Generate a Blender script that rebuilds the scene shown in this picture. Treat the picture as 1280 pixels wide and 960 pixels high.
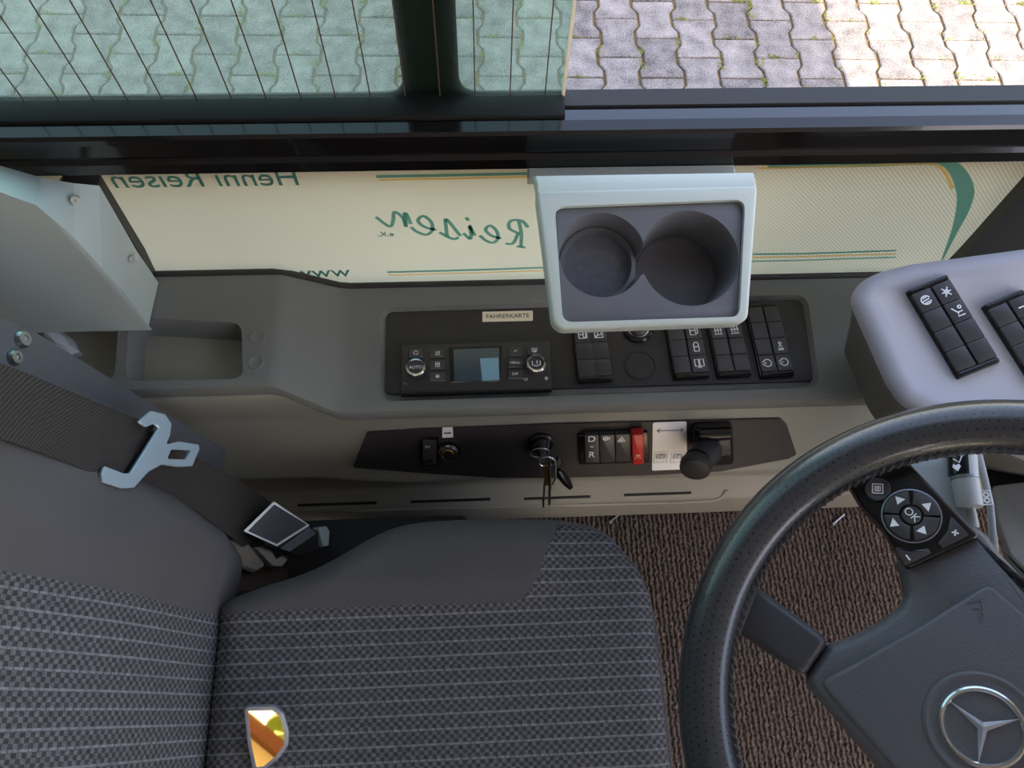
import bpy, bmesh, math, random
from mathutils import Vector as V, Matrix
random.seed(7)
R2 = math.radians
scene = bpy.context.scene
COL = scene.collection
for o in list(bpy.data.objects): bpy.data.objects.remove(o)

# ------------------------------------------------------------------ camera, sky, sun, exposure
CAM = V((0, 0, 1.4)); FPX = 960.0
zc = V((30, 420, 960)).normalized()                    # world axes in camera axes
xc = V((1, .027, -.0431)); xc = (xc - zc*xc.dot(zc)).normalized(); yc = zc.cross(xc)
ROT = Matrix((xc, yc, zc))
cd = bpy.data.cameras.new('camera'); cam = bpy.data.objects.new('camera', cd); COL.objects.link(cam)
cd.sensor_fit = 'HORIZONTAL'; cd.sensor_width = 36; cd.lens = 36*FPX/1280; cd.clip_start = .02
cam.matrix_world = Matrix.Translation(CAM) @ ROT.to_4x4()
scene.camera = cam

SUN_DIR = V((-.086, 1, -1.30)).normalized()            # the way the light travels
w = bpy.data.worlds.new('sky'); scene.world = w; w.use_nodes = True
nt = w.node_tree; bg = nt.nodes['Background']
sky = nt.nodes.new('ShaderNodeTexSky'); sky.sky_type = 'NISHITA'; sky.sun_disc = False
sky.sun_elevation = math.asin(-SUN_DIR.z); sky.sun_rotation = math.atan2(-SUN_DIR.x, -SUN_DIR.y)
sky.dust_density = 2.0; sky.air_density = 1.0
wb = nt.nodes.new('ShaderNodeMix'); wb.data_type = 'RGBA'; wb.blend_type = 'MULTIPLY'; wb.inputs[0].default_value = 1; wb.inputs[7].default_value = (1.20, 1.0, .84, 1)   # camera white balance of the hazy sky
nt.links.new(sky.outputs[0], wb.inputs[6]); nt.links.new(wb.outputs[2], bg.inputs[0]); bg.inputs[1].default_value = .34
sd = bpy.data.lights.new('sun', 'SUN'); sd.energy = 4.0; sd.angle = R2(.6); sd.color = (1, .87, .66)
so = bpy.data.objects.new('sun', sd); COL.objects.link(so)
so.rotation_euler = SUN_DIR.to_track_quat('-Z', 'Y').to_euler(); so.location = (0, -6, 9)
vs = scene.view_settings; vs.view_transform = 'Standard'; vs.look = 'None'; vs.gamma = 1; vs.use_curve_mapping = False
vs.exposure = 1.42

# ------------------------------------------------------------------ helpers
def ray(u, v): return ROT @ V(((u-640)/FPX, -(v-480)/FPX, -1))
def P(u, v, x=None, y=None, z=None):
    d = ray(u, v)
    t = (x-CAM.x)/d.x if x is not None else (y-CAM.y)/d.y if y is not None else (z-CAM.z)/d.z
    return CAM + d*t
class Fr:
    """a real plane of the cab: origin, in-plane axes, normal"""
    def __init__(s, o, x, n):
        s.o = V(o); s.n = V(n).normalized(); x = V(x); s.x = (x - s.n*x.dot(s.n)).normalized(); s.y = s.n.cross(s.x)
    def m(s):
        r = Matrix((s.x, s.y, s.n)).transposed().to_4x4(); return Matrix.Translation(s.o) @ r
    def at(s, u, v, h=0):
        d = ray(u, v); q = s.o + s.n*h; t = (q-CAM).dot(s.n)/d.dot(s.n); p = CAM + d*t - s.o
        return V((p.dot(s.x), p.dot(s.y)))
    def pts(s, L, h=0): return [s.at(u, v, h) for u, v in L]
    def w(s, a, b, h=0): return s.o + s.x*a + s.y*b + s.n*h

def lin(c):
    c = c/255.; return c/12.92 if c <= .04045 else ((c+.055)/1.055)**2.4
def rgb(r, g, b): return (lin(r), lin(g), lin(b), 1)
def mat(name, col, rough=.5, metal=0, bump=0, bscale=400, var=0, vscale=20, spec=.5, coat=0, **kw):
    m = bpy.data.materials.new(name); m.use_nodes = True; n = m.node_tree; b = n.nodes['Principled BSDF']
    c = rgb(*col); b.inputs['Base Color'].default_value = c
    b.inputs['Roughness'].default_value = rough; b.inputs['Metallic'].default_value = metal
    b.inputs['Specular IOR Level'].default_value = spec; b.inputs['Coat Weight'].default_value = coat
    tc = n.nodes.new('ShaderNodeTexCoord')
    if var:
        nz = n.nodes.new('ShaderNodeTexNoise'); nz.inputs['Scale'].default_value = vscale; nz.inputs['Detail'].default_value = 5
        n.links.new(tc.outputs['Object'], nz.inputs['Vector'])
        mx = n.nodes.new('ShaderNodeMix'); mx.data_type = 'RGBA'
        mx.inputs[6].default_value = tuple(x*(1-var) for x in c[:3])+(1,); mx.inputs[7].default_value = tuple(min(1, x*(1+var)) for x in c[:3])+(1,)
        n.links.new(nz.outputs[0], mx.inputs[0]); n.links.new(mx.outputs[2], b.inputs['Base Color'])
    if bump:
        nz = n.nodes.new('ShaderNodeTexNoise'); nz.inputs['Scale'].default_value = bscale; nz.inputs['Detail'].default_value = 2
        n.links.new(tc.outputs['Object'], nz.inputs['Vector'])
        bp = n.nodes.new('ShaderNodeBump'); bp.inputs['Strength'].default_value = bump; bp.inputs['Distance'].default_value = .001
        n.links.new(nz.outputs[0], bp.inputs['Height']); n.links.new(bp.outputs[0], b.inputs['Normal'])
    return m
def finish(name, bm, m, parent=None, smooth=35, mw=None):
    bmesh.ops.recalc_face_normals(bm, faces=bm.faces)
    me = bpy.data.meshes.new(name); bm.to_mesh(me); bm.free()
    o = bpy.data.objects.new(name, me); COL.objects.link(o)
    for k in (m if isinstance(m, list) else [m]): me.materials.append(k)
    if smooth:
        for p in me.polygons: p.use_smooth = True
        me.set_sharp_from_angle(angle=R2(smooth))
    if parent is not None: o.parent = parent
    if mw is not None: o.matrix_local = mw
    return o
def tag(o, label=None, cat=None, group=None, kind=None):
    if label: o['label'] = label
    if cat: o['category'] = cat
    if group: o['group'] = group
    if kind: o['kind'] = kind
    return o
def thing(name, label, cat, fr=None, loc=(0, 0, 0), group=None):
    o = bpy.data.objects.new(name, None); COL.objects.link(o); o.empty_display_size = .02
    if fr is not None: o.matrix_world = fr.m()
    else: o.location = loc
    return tag(o, label, cat, group)
def rpoly(pts, r, seg=5):
    out = []; n = len(pts); pts = [V((p[0], p[1])) for p in pts]
    for i in range(n):
        a, b, c = pts[i-1], pts[i], pts[(i+1) % n]
        rr = r[i] if isinstance(r, (list, tuple)) else r
        d1 = (a-b); d2 = (c-b); l1, l2 = d1.length, d2.length
        if l1 < 1e-7 or l2 < 1e-7: continue
        d1 /= l1; d2 /= l2; ang = math.acos(max(-1, min(1, d1.dot(d2))))
        if rr <= 0 or ang > 3.1: out.append(b); continue
        t = min(rr/math.tan(ang/2), .49*l1, .49*l2)
        p0, p1 = b+d1*t, b+d2*t
        for k in range(seg+1):
            f = k/seg; out.append(p0*(1-f)**2 + b*2*f*(1-f) + p1*f*f)
    return out
def area(p): return sum(p[i-1].x*p[i].y - p[i].x*p[i-1].y for i in range(len(p)))/2
def offs(p, d):
    """inset (d>0) of a ccw polygon"""
    n = len(p); out = []
    for i in range(n):
        a, b, c = p[i-1], p[i], p[(i+1) % n]
        e1 = (b-a); e2 = (c-b)
        n1 = V((-e1.y, e1.x)).normalized(); n2 = V((-e2.y, e2.x)).normalized()
        k = n1+n2
        k = k/max(.35, k.length_squared/2) if k.length > 1e-6 else n1
        out.append(b + k*d)
    return out
def rings(bm, rr, cap0=True, cap1=True, closed=True):
    vv = [[bm.verts.new(p) for p in r] for r in rr]; n = len(vv[0])
    for a, b in zip(vv, vv[1:]):
        for i in range(n if closed else n-1):
            j = (i+1) % n
            try: bm.faces.new((a[i], a[j], b[j], b[i]))
            except ValueError: pass
    if cap0: bm.faces.new(vv[0][::-1])
    if cap1: bm.faces.new(vv[-1])
    return vv
def prism(bm, poly, z0, z1, bev=0, bsegs=2, taper=0):
    p = [V((a[0], a[1])) for a in poly]
    if area(p) < 0: p = p[::-1]
    R = [[(a.x, a.y, z0) for a in p]]
    if bev:
        for k in range(bsegs+1):
            t = k/bsegs*math.pi/2
            q = offs(p, taper + bev*(1-math.cos(t)))
            R.append([(a.x, a.y, z1-bev+bev*math.sin(t)) for a in q])
    else:
        q = offs(p, taper) if taper else p
        R.append([(a.x, a.y, z1) for a in q])
    rings(bm, R)
def rect(x0, y0, x1, y1): return [V((x0, y0)), V((x1, y0)), V((x1, y1)), V((x0, y1))]
def circ(c, r, n=32, sx=1): return [V((c[0]+r*sx*math.cos(2*math.pi*k/n), c[1]+r*math.sin(2*math.pi*k/n))) for k in range(n)]
def box(bm, x0, y0, z0, x1, y1, z1, bev=0, seg=2):
    r = bmesh.ops.create_cube(bm, size=1, matrix=Matrix.Translation(((x0+x1)/2, (y0+y1)/2, (z0+z1)/2)) @ Matrix.Diagonal((abs(x1-x0), abs(y1-y0), abs(z1-z0), 1)))
    if bev:
        es = list({e for v in r['verts'] for e in v.link_edges})
        bmesh.ops.bevel(bm, geom=es, offset=bev, segments=seg, affect='EDGES', profile=.5)
def catmull(P_, n=6, closed=False):
    P_ = [V(p) for p in P_]; out = []; N = len(P_)
    for i in range(N if closed else N-1):
        g = lambda k: P_[k % N] if closed else P_[max(0, min(N-1, k))]
        a, b, c, d = g(i-1), g(i), g(i+1), g(i+2)
        for k in range(n):
            t = k/n
            out.append(.5*((2*b) + (c-a)*t + (2*a-5*b+4*c-d)*t*t + (3*b-a-3*c+d)*t**3))
    if not closed: out.append(P_[-1])
    return out
def tube(bm, path, r, n=10, closed=False, cap=True):
    path = [V(p) for p in path]; N = len(path); R = []; prev = None
    for i, p in enumerate(path):
        a = path[i-1] if (closed or i) else p; b = path[(i+1) % N] if (closed or i < N-1) else p
        t = (b-a).normalized()
        if prev is None: s = t.orthogonal().normalized()
        else: s = (prev - t*prev.dot(t)).normalized()
        prev = s; q = t.cross(s); rr = r[i] if isinstance(r, (list, tuple)) else r
        R.append([p + (s*math.cos(2*math.pi*k/n) + q*math.sin(2*math.pi*k/n))*rr for k in range(n)])
    if closed: R.append(R[0]); rings(bm, R, False, False); bmesh.ops.remove_doubles(bm, verts=bm.verts, dist=1e-6)
    else: rings(bm, R, cap, cap)
def lathe(bm, prof, n=32, M=Matrix.Identity(4)):
    """profile of (r, z) about z"""
    R = [[M @ V((r*math.cos(2*math.pi*k/n), r*math.sin(2*math.pi*k/n), z)) for k in range(n)] for r, z in prof]
    rings(bm, R)
def axm(p, d):
    """matrix putting local z along d at p"""
    return Matrix.Translation(V(p)) @ V(d).to_track_quat('Z', 'Y').to_matrix().to_4x4()
def ribbon(bm, pts, wd, h=0, th=.0003):
    """flat stroke in the local xy plane"""
    pts = [V((p[0], p[1])) for p in pts]; L = []; Rr = []
    for i, p in enumerate(pts):
        t = (pts[min(i+1, len(pts)-1)]-pts[max(i-1, 0)]).normalized(); nn = V((-t.y, t.x))*wd/2
        L.append(p+nn); Rr.append(p-nn)
    q = L+Rr[::-1]
    vb = [bm.verts.new((a.x, a.y, h+th)) for a in q]; n = len(pts)
    for i in range(n-1): bm.faces.new((vb[i], vb[i+1], vb[2*n-2-i], vb[2*n-1-i]))
def part(name, m, parent, fn, *a, smooth=35, label=None, **k):
    bm = bmesh.new(); fn(bm, *a, **k); o = finish(name, bm, m, parent, smooth)
    if label: o['label'] = label
    return o
def text(name, s, size, m, parent, x, y, h, rot=0, flip=False, align='CENTER', depth=.0002, sx=1, shear=0):
    c = bpy.data.curves.new(name, 'FONT'); c.body = s; c.size = size; c.align_x = align; c.align_y = 'CENTER'; c.extrude = depth; c.shear = shear
    t = bpy.data.objects.new('tmp', c); COL.objects.link(t)
    me = bpy.data.meshes.new_from_object(t.evaluated_get(bpy.context.evaluated_depsgraph_get()))
    bpy.data.objects.remove(t); me.name = name
    o = bpy.data.objects.new(name, me); COL.objects.link(o); me.materials.clear(); me.materials.append(m)
    M = Matrix.Translation((x, y, h)) @ Matrix.Rotation(rot, 4, 'Z') @ Matrix.Diagonal((-sx if flip else sx, 1, 1, 1))
    me.transform(M)
    if flip: me.flip_normals()
    o.parent = parent
    return o
def boolean(o, cutters, op='DIFFERENCE'):
    obs = []
    for bm in cutters:
        bmesh.ops.recalc_face_normals(bm, faces=bm.faces)
        me = bpy.data.meshes.new('cut'); bm.to_mesh(me); bm.free(); c = bpy.data.objects.new('cut', me); COL.objects.link(c)
        c.parent = o.parent; obs.append(c)
        md = o.modifiers.new('b', 'BOOLEAN'); md.operation = op; md.object = c; md.solver = 'EXACT'
    bpy.context.view_layer.update()
    me = bpy.data.meshes.new_from_object(o.evaluated_get(bpy.context.evaluated_depsgraph_get()))
    o.modifiers.clear(); old = o.data; o.data = me; bpy.data.meshes.remove(old); me.name = o.name
    for c in obs: bpy.data.objects.remove(c)
    for p in me.polygons: p.use_smooth = True
    me.set_sharp_from_angle(angle=R2(35))
def bevelmod(o, wd=.003, seg=3, ang=30):
    md = o.modifiers.new('bev', 'BEVEL'); md.width = wd; md.segments = seg; md.limit_method = 'ANGLE'; md.angle_limit = R2(ang)
    bpy.context.view_layer.update()
    me = bpy.data.meshes.new_from_object(o.evaluated_get(bpy.context.evaluated_depsgraph_get()))
    o.modifiers.clear(); o.data = me; me.name = o.name
    for p in me.polygons: p.use_smooth = True
    me.set_sharp_from_angle(angle=R2(40))

# ------------------------------------------------------------------ materials
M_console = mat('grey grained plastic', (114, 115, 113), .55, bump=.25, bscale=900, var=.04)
M_lower = mat('grey green plastic', (146, 143, 132), .5, bump=.15, bscale=700, var=.04)
M_pillar = mat('pale grey plastic', (172, 182, 180), .5, bump=.08, bscale=700)
M_lilac = mat('light grey plastic', (178, 178, 186), .5, bump=.12, bscale=800)
M_pale = mat('pale mint plastic', (200, 206, 198), .42, bump=.05, bscale=600)
M_insert = mat('grey cup tray plastic', (104, 103, 107), .45, bump=.12, bscale=500, var=.1, vscale=60)
M_insert_d = mat('worn cup bottom', (104, 104, 110), .7, bump=.5, bscale=260, var=.3, vscale=160)
M_black = mat('black plastic', (30, 29, 29), .38, bump=.06, bscale=900)
M_panel = mat('matt black panel', (46, 43, 43), .5, bump=.1, bscale=1200, var=.06)
M_key = mat('dark key plastic', (66, 64, 67), .38, bump=.05, bscale=900)
M_keydeep = mat('black gloss plastic', (20, 20, 22), .22)
M_frame = mat('black painted frame', (22, 20, 20), .16, coat=.3, var=.15, vscale=14)
M_track = mat('polished black track', (26, 26, 32), .09, spec=.9, coat=.8)
M_rubber = mat('black rubber', (44, 42, 42), .55)
M_white = mat('white print', (248, 250, 252), .5)
M_chrome = mat('chrome', (225, 226, 230), .12, metal=1)
M_steel = mat('brushed steel', (170, 176, 182), .28, metal=1, var=.1, vscale=80)
M_brass = mat('worn brass', (190, 160, 110), .3, metal=1)
M_plain = mat('plain dark upholstery', (84, 82, 84), .85, bump=.5, bscale=1500, var=.08, spec=.2)
M_slate = mat('slate plastic', (78, 78, 84), .5, bump=.15, bscale=600, var=.08)
M_leather = mat('black leather', (60, 60, 64), .36, bump=.22, bscale=700)
M_hub = mat('grained airbag cover', (92, 91, 97), .38, bump=.4, bscale=520)
M_red = mat('red plastic', (196, 44, 40), .35)
M_sticker = mat('white sticker', (252, 251, 249), .4)
M_cream = mat('cream label tape', (250, 236, 210), .5)
M_ink = mat('black ink', (24, 24, 24), .6)
M_teal = mat('teal print', (60, 128, 122), .5)
M_orange = mat('ochre print', (222, 178, 92), .5)
M_paper = mat('white tissue', (215, 220, 232), .8)
M_screen = mat('display glass', (72, 88, 98), .05, spec=.8)
M_shroud = mat('pale column plastic', (168, 170, 170), .45, bump=.08, bscale=700)
M_wire = mat('copper heating wire', (104, 84, 72), .45, metal=.3)
M_grass = mat('grass blades', (138, 150, 66), .7, var=.3, vscale=8)
M_thread = mat('grey thread', (66, 66, 70), .7)
M_satin = mat('satin chrome', (222, 224, 230), .3, metal=.75)
M_tongue = mat('bluish steel', (176, 196, 210), .32, metal=.5)
M_screw = mat('pale zinc screw', (196, 196, 190), .4, metal=.2)
M_silverframe = mat('silver rim', (150, 154, 166), .35, metal=.6)
M_mirror = mat('gold tinted mirror', (255, 214, 130), .02, metal=1)
M_wallin = mat('light interior lining', (188, 190, 190), .6)
M_joint = mat('joint sand and moss', (112, 96, 62), .95, bump=.8, bscale=90, var=.4, vscale=25)
M_house = mat('cream render', (240, 224, 200), .9)
M_roof = mat('brown roof tiles', (120, 70, 50), .8, bump=.5, bscale=20)
M_leaf = mat('leaf canopy', (120, 140, 40), .7, var=.5, vscale=3)
M_bark = mat('bark', (84, 66, 50), .9)

def mix_nodes(m):
    n = m.node_tree; return n, n.nodes['Principled BSDF'], n.nodes['Material Output'], n.links
def new(n, t, **k):
    x = n.nodes.new('ShaderNode'+t)
    for a, b in k.items(): setattr(x, a, b)
    return x
def math_(n, op, a, b=None):
    x = new(n, 'Math', operation=op)
    for i, q in enumerate((a, b)):
        if q is None: continue
        if isinstance(q, (int, float)): x.inputs[i].default_value = q
        else: n.links.new(q, x.inputs[i])
    return x.outputs[0]

def m_weave(name):                         # small two-tone check with a light pick after every three rows, uv in metres
    m = mat(name, (80, 80, 86), .85, spec=.25); n, b, out, lk = mix_nodes(m)
    uv = new(n, 'UVMap'); sp = new(n, 'SeparateXYZ'); lk.new(uv.outputs[0], sp.inputs[0])
    rows = math_(n, 'DIVIDE', sp.outputs[1], .0145); fr_ = math_(n, 'FRACT', rows)
    k = math_(n, 'FLOOR', math_(n, 'MULTIPLY', fr_, 3.6))                                  # rows 0..2, the rest is the pick
    col = math_(n, 'FLOOR', math_(n, 'DIVIDE', sp.outputs[0], .0045))
    chk = math_(n, 'ABSOLUTE', math_(n, 'MODULO', math_(n, 'ADD', math_(n, 'ADD', col, k), math_(n, 'FLOOR', rows)), 2))
    ln = math_(n, 'GREATER_THAN', fr_, .86)
    mx = new(n, 'Mix', data_type='RGBA'); lk.new(chk, mx.inputs[0]); mx.inputs[6].default_value = rgb(62, 61, 64); mx.inputs[7].default_value = rgb(96, 95, 99)
    dsh = math_(n, 'MULTIPLY', ln, math_(n, 'ADD', math_(n, 'MULTIPLY', math_(n, 'LESS_THAN', math_(n, 'FRACT', math_(n, 'DIVIDE', sp.outputs[0], .009)), .8), .5), .4))
    m1 = new(n, 'Mix', data_type='RGBA'); lk.new(dsh, m1.inputs[0]); lk.new(mx.outputs[2], m1.inputs[6]); m1.inputs[7].default_value = rgb(120, 120, 126)
    nz = new(n, 'TexNoise'); nz.inputs['Scale'].default_value = 260; nz.inputs['Detail'].default_value = 2
    tc = new(n, 'TexCoord'); lk.new(tc.outputs['Object'], nz.inputs[0])
    m2 = new(n, 'Mix', data_type='RGBA', blend_type='OVERLAY'); m2.inputs[0].default_value = .75
    lk.new(m1.outputs[2], m2.inputs[6]); lk.new(nz.outputs[0], m2.inputs[7]); lk.new(m2.outputs[2], b.inputs['Base Color'])
    bp = new(n, 'Bump'); bp.inputs['Strength'].default_value = .5; bp.inputs['Distance'].default_value = .0008
    lk.new(math_(n, 'ADD', chk, nz.outputs[0]), bp.inputs['Height']); lk.new(bp.outputs[0], b.inputs['Normal'])
    return m
M_weave = m_weave('checked seat weave')

def m_belt():
    m = mat('ribbed webbing', (50, 46, 44), .7, spec=.3); n, b, out, lk = mix_nodes(m)
    uv = new(n, 'UVMap'); wv = new(n, 'TexWave', wave_type='BANDS', bands_direction='DIAGONAL'); wv.inputs['Scale'].default_value = 160
    lk.new(uv.outputs[0], wv.inputs[0])
    bp = new(n, 'Bump'); bp.inputs['Strength'].default_value = .5; bp.inputs['Distance'].default_value = .0006
    lk.new(wv.outputs[1], bp.inputs['Height']); lk.new(bp.outputs[0], b.inputs['Normal'])
    mx = new(n, 'Mix', data_type='RGBA'); mx.inputs[6].default_value = rgb(40, 37, 36); mx.inputs[7].default_value = rgb(64, 59, 56)
    lk.new(wv.outputs[1], mx.inputs[0]); lk.new(mx.outputs[2], b.inputs['Base Color'])
    return m
M_belt = m_belt()

def m_carpet():                            # looped ribbed mat, rows run forwards
    m = mat('looped floor mat', (70, 58, 50), .95, spec=.1); n, b, out, lk = mix_nodes(m)
    tc = new(n, 'TexCoord'); mp = new(n, 'Mapping'); lk.new(tc.outputs['Object'], mp.inputs[0]); mp.inputs['Scale'].default_value = (1, 1, 1)
    wv = new(n, 'TexWave', wave_type='BANDS', bands_direction='X'); wv.inputs['Scale'].default_value = 36; wv.inputs['Distortion'].default_value = 4.2
    wv.inputs['Detail'].default_value = 2; wv.inputs['Detail Scale'].default_value = 2.4; lk.new(mp.outputs[0], wv.inputs[0])
    nz = new(n, 'TexNoise'); nz.inputs['Scale'].default_value = 170; nz.inputs['Detail'].default_value = 3; lk.new(tc.outputs['Object'], nz.inputs[0])
    h = math_(n, 'ADD', math_(n, 'MULTIPLY', wv.outputs[1], .6), math_(n, 'MULTIPLY', nz.outputs[0], .9))
    cr = new(n, 'ValToRGB'); lk.new(h, cr.inputs[0]); e = cr.color_ramp.elements
    e[0].position = .35; e[0].color = rgb(30, 26, 24); e[1].position = 1.05; e[1].color = rgb(112, 101, 94)
    lk.new(cr.outputs[0], b.inputs['Base Color'])
    bp = new(n, 'Bump'); bp.inputs['Strength'].default_value = 1; bp.inputs['Distance'].default_value = .006
    lk.new(h, bp.inputs['Height']); lk.new(bp.outputs[0], b.inputs['Normal'])
    return m
M_carpet = m_carpet()

def m_stone():                             # exposed grey concrete paver, each stone its own tone
    m = mat('grey concrete paver', (120, 116, 118), .9, spec=.2); n, b, out, lk = mix_nodes(m)
    oi = new(n, 'ObjectInfo'); tc = new(n, 'TexCoord')
    sh = new(n, 'VectorMath', operation='ADD'); lk.new(tc.outputs['Object'], sh.inputs[0])
    cmb = new(n, 'CombineXYZ'); lk.new(math_(n, 'MULTIPLY', oi.outputs['Random'], 30), cmb.inputs[0]); lk.new(cmb.outputs[0], sh.inputs[1])
    a = new(n, 'TexNoise'); a.inputs['Scale'].default_value = 190; a.inputs['Detail'].default_value = 4; lk.new(sh.outputs[0], a.inputs[0])
    c = new(n, 'TexNoise'); c.inputs['Scale'].default_value = 16; c.inputs['Detail'].default_value = 5; lk.new(sh.outputs[0], c.inputs[0])
    f = math_(n, 'ADD', math_(n, 'MULTIPLY', a.outputs[0], .75), math_(n, 'MULTIPLY', c.outputs[0], .55))
    f = math_(n, 'ADD', f, math_(n, 'MULTIPLY', oi.outputs['Random'], .12))
    cr = new(n, 'ValToRGB'); lk.new(f, cr.inputs[0]); e = cr.color_ramp.elements
    e[0].position = .48; e[0].color = rgb(70, 68, 70); e[1].position = .95; e[1].color = rgb(164, 159, 157)
    lk.new(cr.outputs[0], b.inputs['Base Color'])
    bp = new(n, 'Bump'); bp.inputs['Strength'].default_value = .5; bp.inputs['Distance'].default_value = .002
    lk.new(a.outputs[0], bp.inputs['Height']); lk.new(bp.outputs[0], b.inputs['Normal'])
    return m
M_stone = m_stone()

def m_glass(name, tint, haze):
    m = bpy.data.materials.new(name); m.use_nodes = True; n = m.node_tree; n.nodes.clear(); lk = n.links
    out = new(n, 'OutputMaterial'); tr = new(n, 'BsdfTransparent'); tr.inputs[0].default_value = tint
    gl = new(n, 'BsdfGlossy'); gl.inputs['Roughness'].default_value = .02
    df = new(n, 'BsdfTranslucent'); df.inputs[0].default_value = (.75, .85, .8, 1)
    lw = new(n, 'LayerWeight'); lw.inputs[0].default_value = .5
    fr_ = math_(n, 'ADD', math_(n, 'MULTIPLY', math_(n, 'POWER', lw.outputs['Facing'], 5), .9), .03)
    s1 = new(n, 'MixShader'); s1.inputs[0].default_value = haze; lk.new(tr.outputs[0], s1.inputs[1]); lk.new(df.outputs[0], s1.inputs[2])
    s2 = new(n, 'MixShader'); lk.new(fr_, s2.inputs[0]); lk.new(s1.outputs[0], s2.inputs[1]); lk.new(gl.outputs[0], s2.inputs[2])
    lk.new(s2.outputs[0], out.inputs[0]); return m
M_glass = m_glass('green tinted side glass', (.70, .83, .75, 1), .09)
M_clear = m_glass('clear glass', (.93, .96, .95, 1), .0)

def m_film(name, col, hatch=0):            # perforated advertising film on the glass, lit through from outside
    m = bpy.data.materials.new(name); m.use_nodes = True; n = m.node_tree; n.nodes.clear(); lk = n.links
    out = new(n, 'OutputMaterial'); tl = new(n, 'BsdfTranslucent'); df = new(n, 'BsdfDiffuse')
    c = rgb(*col); src = None
    if hatch:
        tc = new(n, 'TexCoord'); wv = new(n, 'TexWave', wave_type='BANDS', bands_direction='DIAGONAL'); wv.inputs['Scale'].default_value = 120
        lk.new(tc.outputs['Object'], wv.inputs[0]); sp = new(n, 'SeparateXYZ'); lk.new(tc.outputs['Object'], sp.inputs[0])
        ax = math_(n, 'ABSOLUTE', math_(n, 'SUBTRACT', sp.outputs[0], .05)); k = math_(n, 'MULTIPLY', math_(n, 'SUBTRACT', ax, .12), 4.5); k.node.use_clamp = True
        mx = new(n, 'Mix', data_type='RGBA'); lk.new(math_(n, 'MULTIPLY', wv.outputs[1], math_(n, 'MULTIPLY', k, .4)), mx.inputs[0])
        mx.inputs[6].default_value = c; mx.inputs[7].default_value = tuple(x*.45 for x in c[:3])+(1,); src = mx.outputs[2]
    for s in (tl, df):
        if src: lk.new(src, s.inputs[0])
        else: s.inputs[0].default_value = c
    s1 = new(n, 'MixShader'); s1.inputs[0].default_value = .25; lk.new(tl.outputs[0], s1.inputs[1]); lk.new(df.outputs[0], s1.inputs[2])
    lk.new(s1.outputs[0], out.inputs[0]); return m
M_film = m_film('cream window film', (231, 226, 212), 1)
M_filmteal = m_film('teal window film', (126, 184, 176))
M_filmoch = m_film('ochre window film', (250, 214, 140))

def m_perf():                              # perforated leather, uv in metres
    m = mat('perforated leather', (44, 44, 47), .27, spec=.7, coat=.25); n, b, out, lk = mix_nodes(m)
    uv = new(n, 'UVMap'); sp = new(n, 'SeparateXYZ'); lk.new(uv.outputs[0], sp.inputs[0])
    pit = .0062
    r = math_(n, 'DIVIDE', sp.outputs[1], pit); odd = math_(n, 'MULTIPLY', math_(n, 'MODULO', math_(n, 'FLOOR', r), 2), .5)
    fx = math_(n, 'SUBTRACT', math_(n, 'FRACT', math_(n, 'ADD', math_(n, 'DIVIDE', sp.outputs[0], pit), odd)), .5)
    fy = math_(n, 'SUBTRACT', math_(n, 'FRACT', r), .5)
    d = math_(n, 'SQRT', math_(n, 'ADD', math_(n, 'MULTIPLY', fx, fx), math_(n, 'MULTIPLY', fy, fy)))
    hole = math_(n, 'LESS_THAN', d, .13)
    mx = new(n, 'Mix', data_type='RGBA'); lk.new(hole, mx.inputs[0]); mx.inputs[6].default_value = rgb(54, 54, 58); mx.inputs[7].default_value = rgb(14, 14, 14)
    lk.new(mx.outputs[2], b.inputs['Base Color'])
    nz = new(n, 'TexNoise'); nz.inputs['Scale'].default_value = 700; tc = new(n, 'TexCoord'); lk.new(tc.outputs['Object'], nz.inputs[0])
    h = math_(n, 'SUBTRACT', math_(n, 'MULTIPLY', nz.outputs[0], .3), hole)
    bp = new(n, 'Bump'); bp.inputs['Strength'].default_value = .4; bp.inputs['Distance'].default_value = .0008
    lk.new(h, bp.inputs['Height']); lk.new(bp.outputs[0], b.inputs['Normal'])
    return m
M_perf = m_perf()

# ------------------------------------------------------------------ the ground outside
ZG = -.75
pav = bpy.data.objects.new('pavement', None); COL.objects.link(pav); pav.location = (0, 0, ZG); pav.rotation_euler = (0, 0, R2(-1.2)); pav['kind'] = 'structure'
bm = bmesh.new(); box(bm, -40, -40, -.30, 40, 40, -.012); finish('joint_bed', bm, M_joint, pav, 0)
PX, LY = .151, .200; HA, HB = .0835, .0635
def stone_poly(g=.0034):
    prof = [(.100, HA), (.064, HA), (.036, HB), (-.036, HB), (-.064, HA), (-.100, HA)]
    right = [(w_-g, y_*(1-g/.1)) for y_, w_ in prof]; left = [(-w_+g, y_*(1-g/.1)) for y_, w_ in reversed(prof)]
    return [V(p) for p in right+left]
stone_me = []
for k in range(4):
    bm = bmesh.new(); rr = random.Random(k)
    p = [V((a.x+rr.uniform(-.001, .001), a.y+rr.uniform(-.001, .001))) for a in stone_poly()]
    prism(bm, rpoly(p, .004, 1), -.05, 0, bev=.004, bsegs=1)
    o = finish('paving_stone', bm, M_stone, pav, 30); stone_me.append(o.data); bpy.data.objects.remove(o)
cells = [(i, j) for i in range(-14, 18) for j in range(8, 17)]
rs = random.Random(3)
def stone_loc(i, j): return (i*PX+.066, j*LY + (LY/2 if i % 2 else 0) + .085)
for i, j in cells:
    o = bpy.data.objects.new('paving_stone', stone_me[rs.randrange(4)]); COL.objects.link(o); o.parent = pav
    x, y = stone_loc(i, j); o.location = (x, y, rs.uniform(-.002, .002)); o.rotation_euler = (rs.uniform(-.008, .008), rs.uniform(-.008, .008), rs.uniform(-.006, .006) + (math.pi if rs.random() < .5 else 0))
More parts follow.
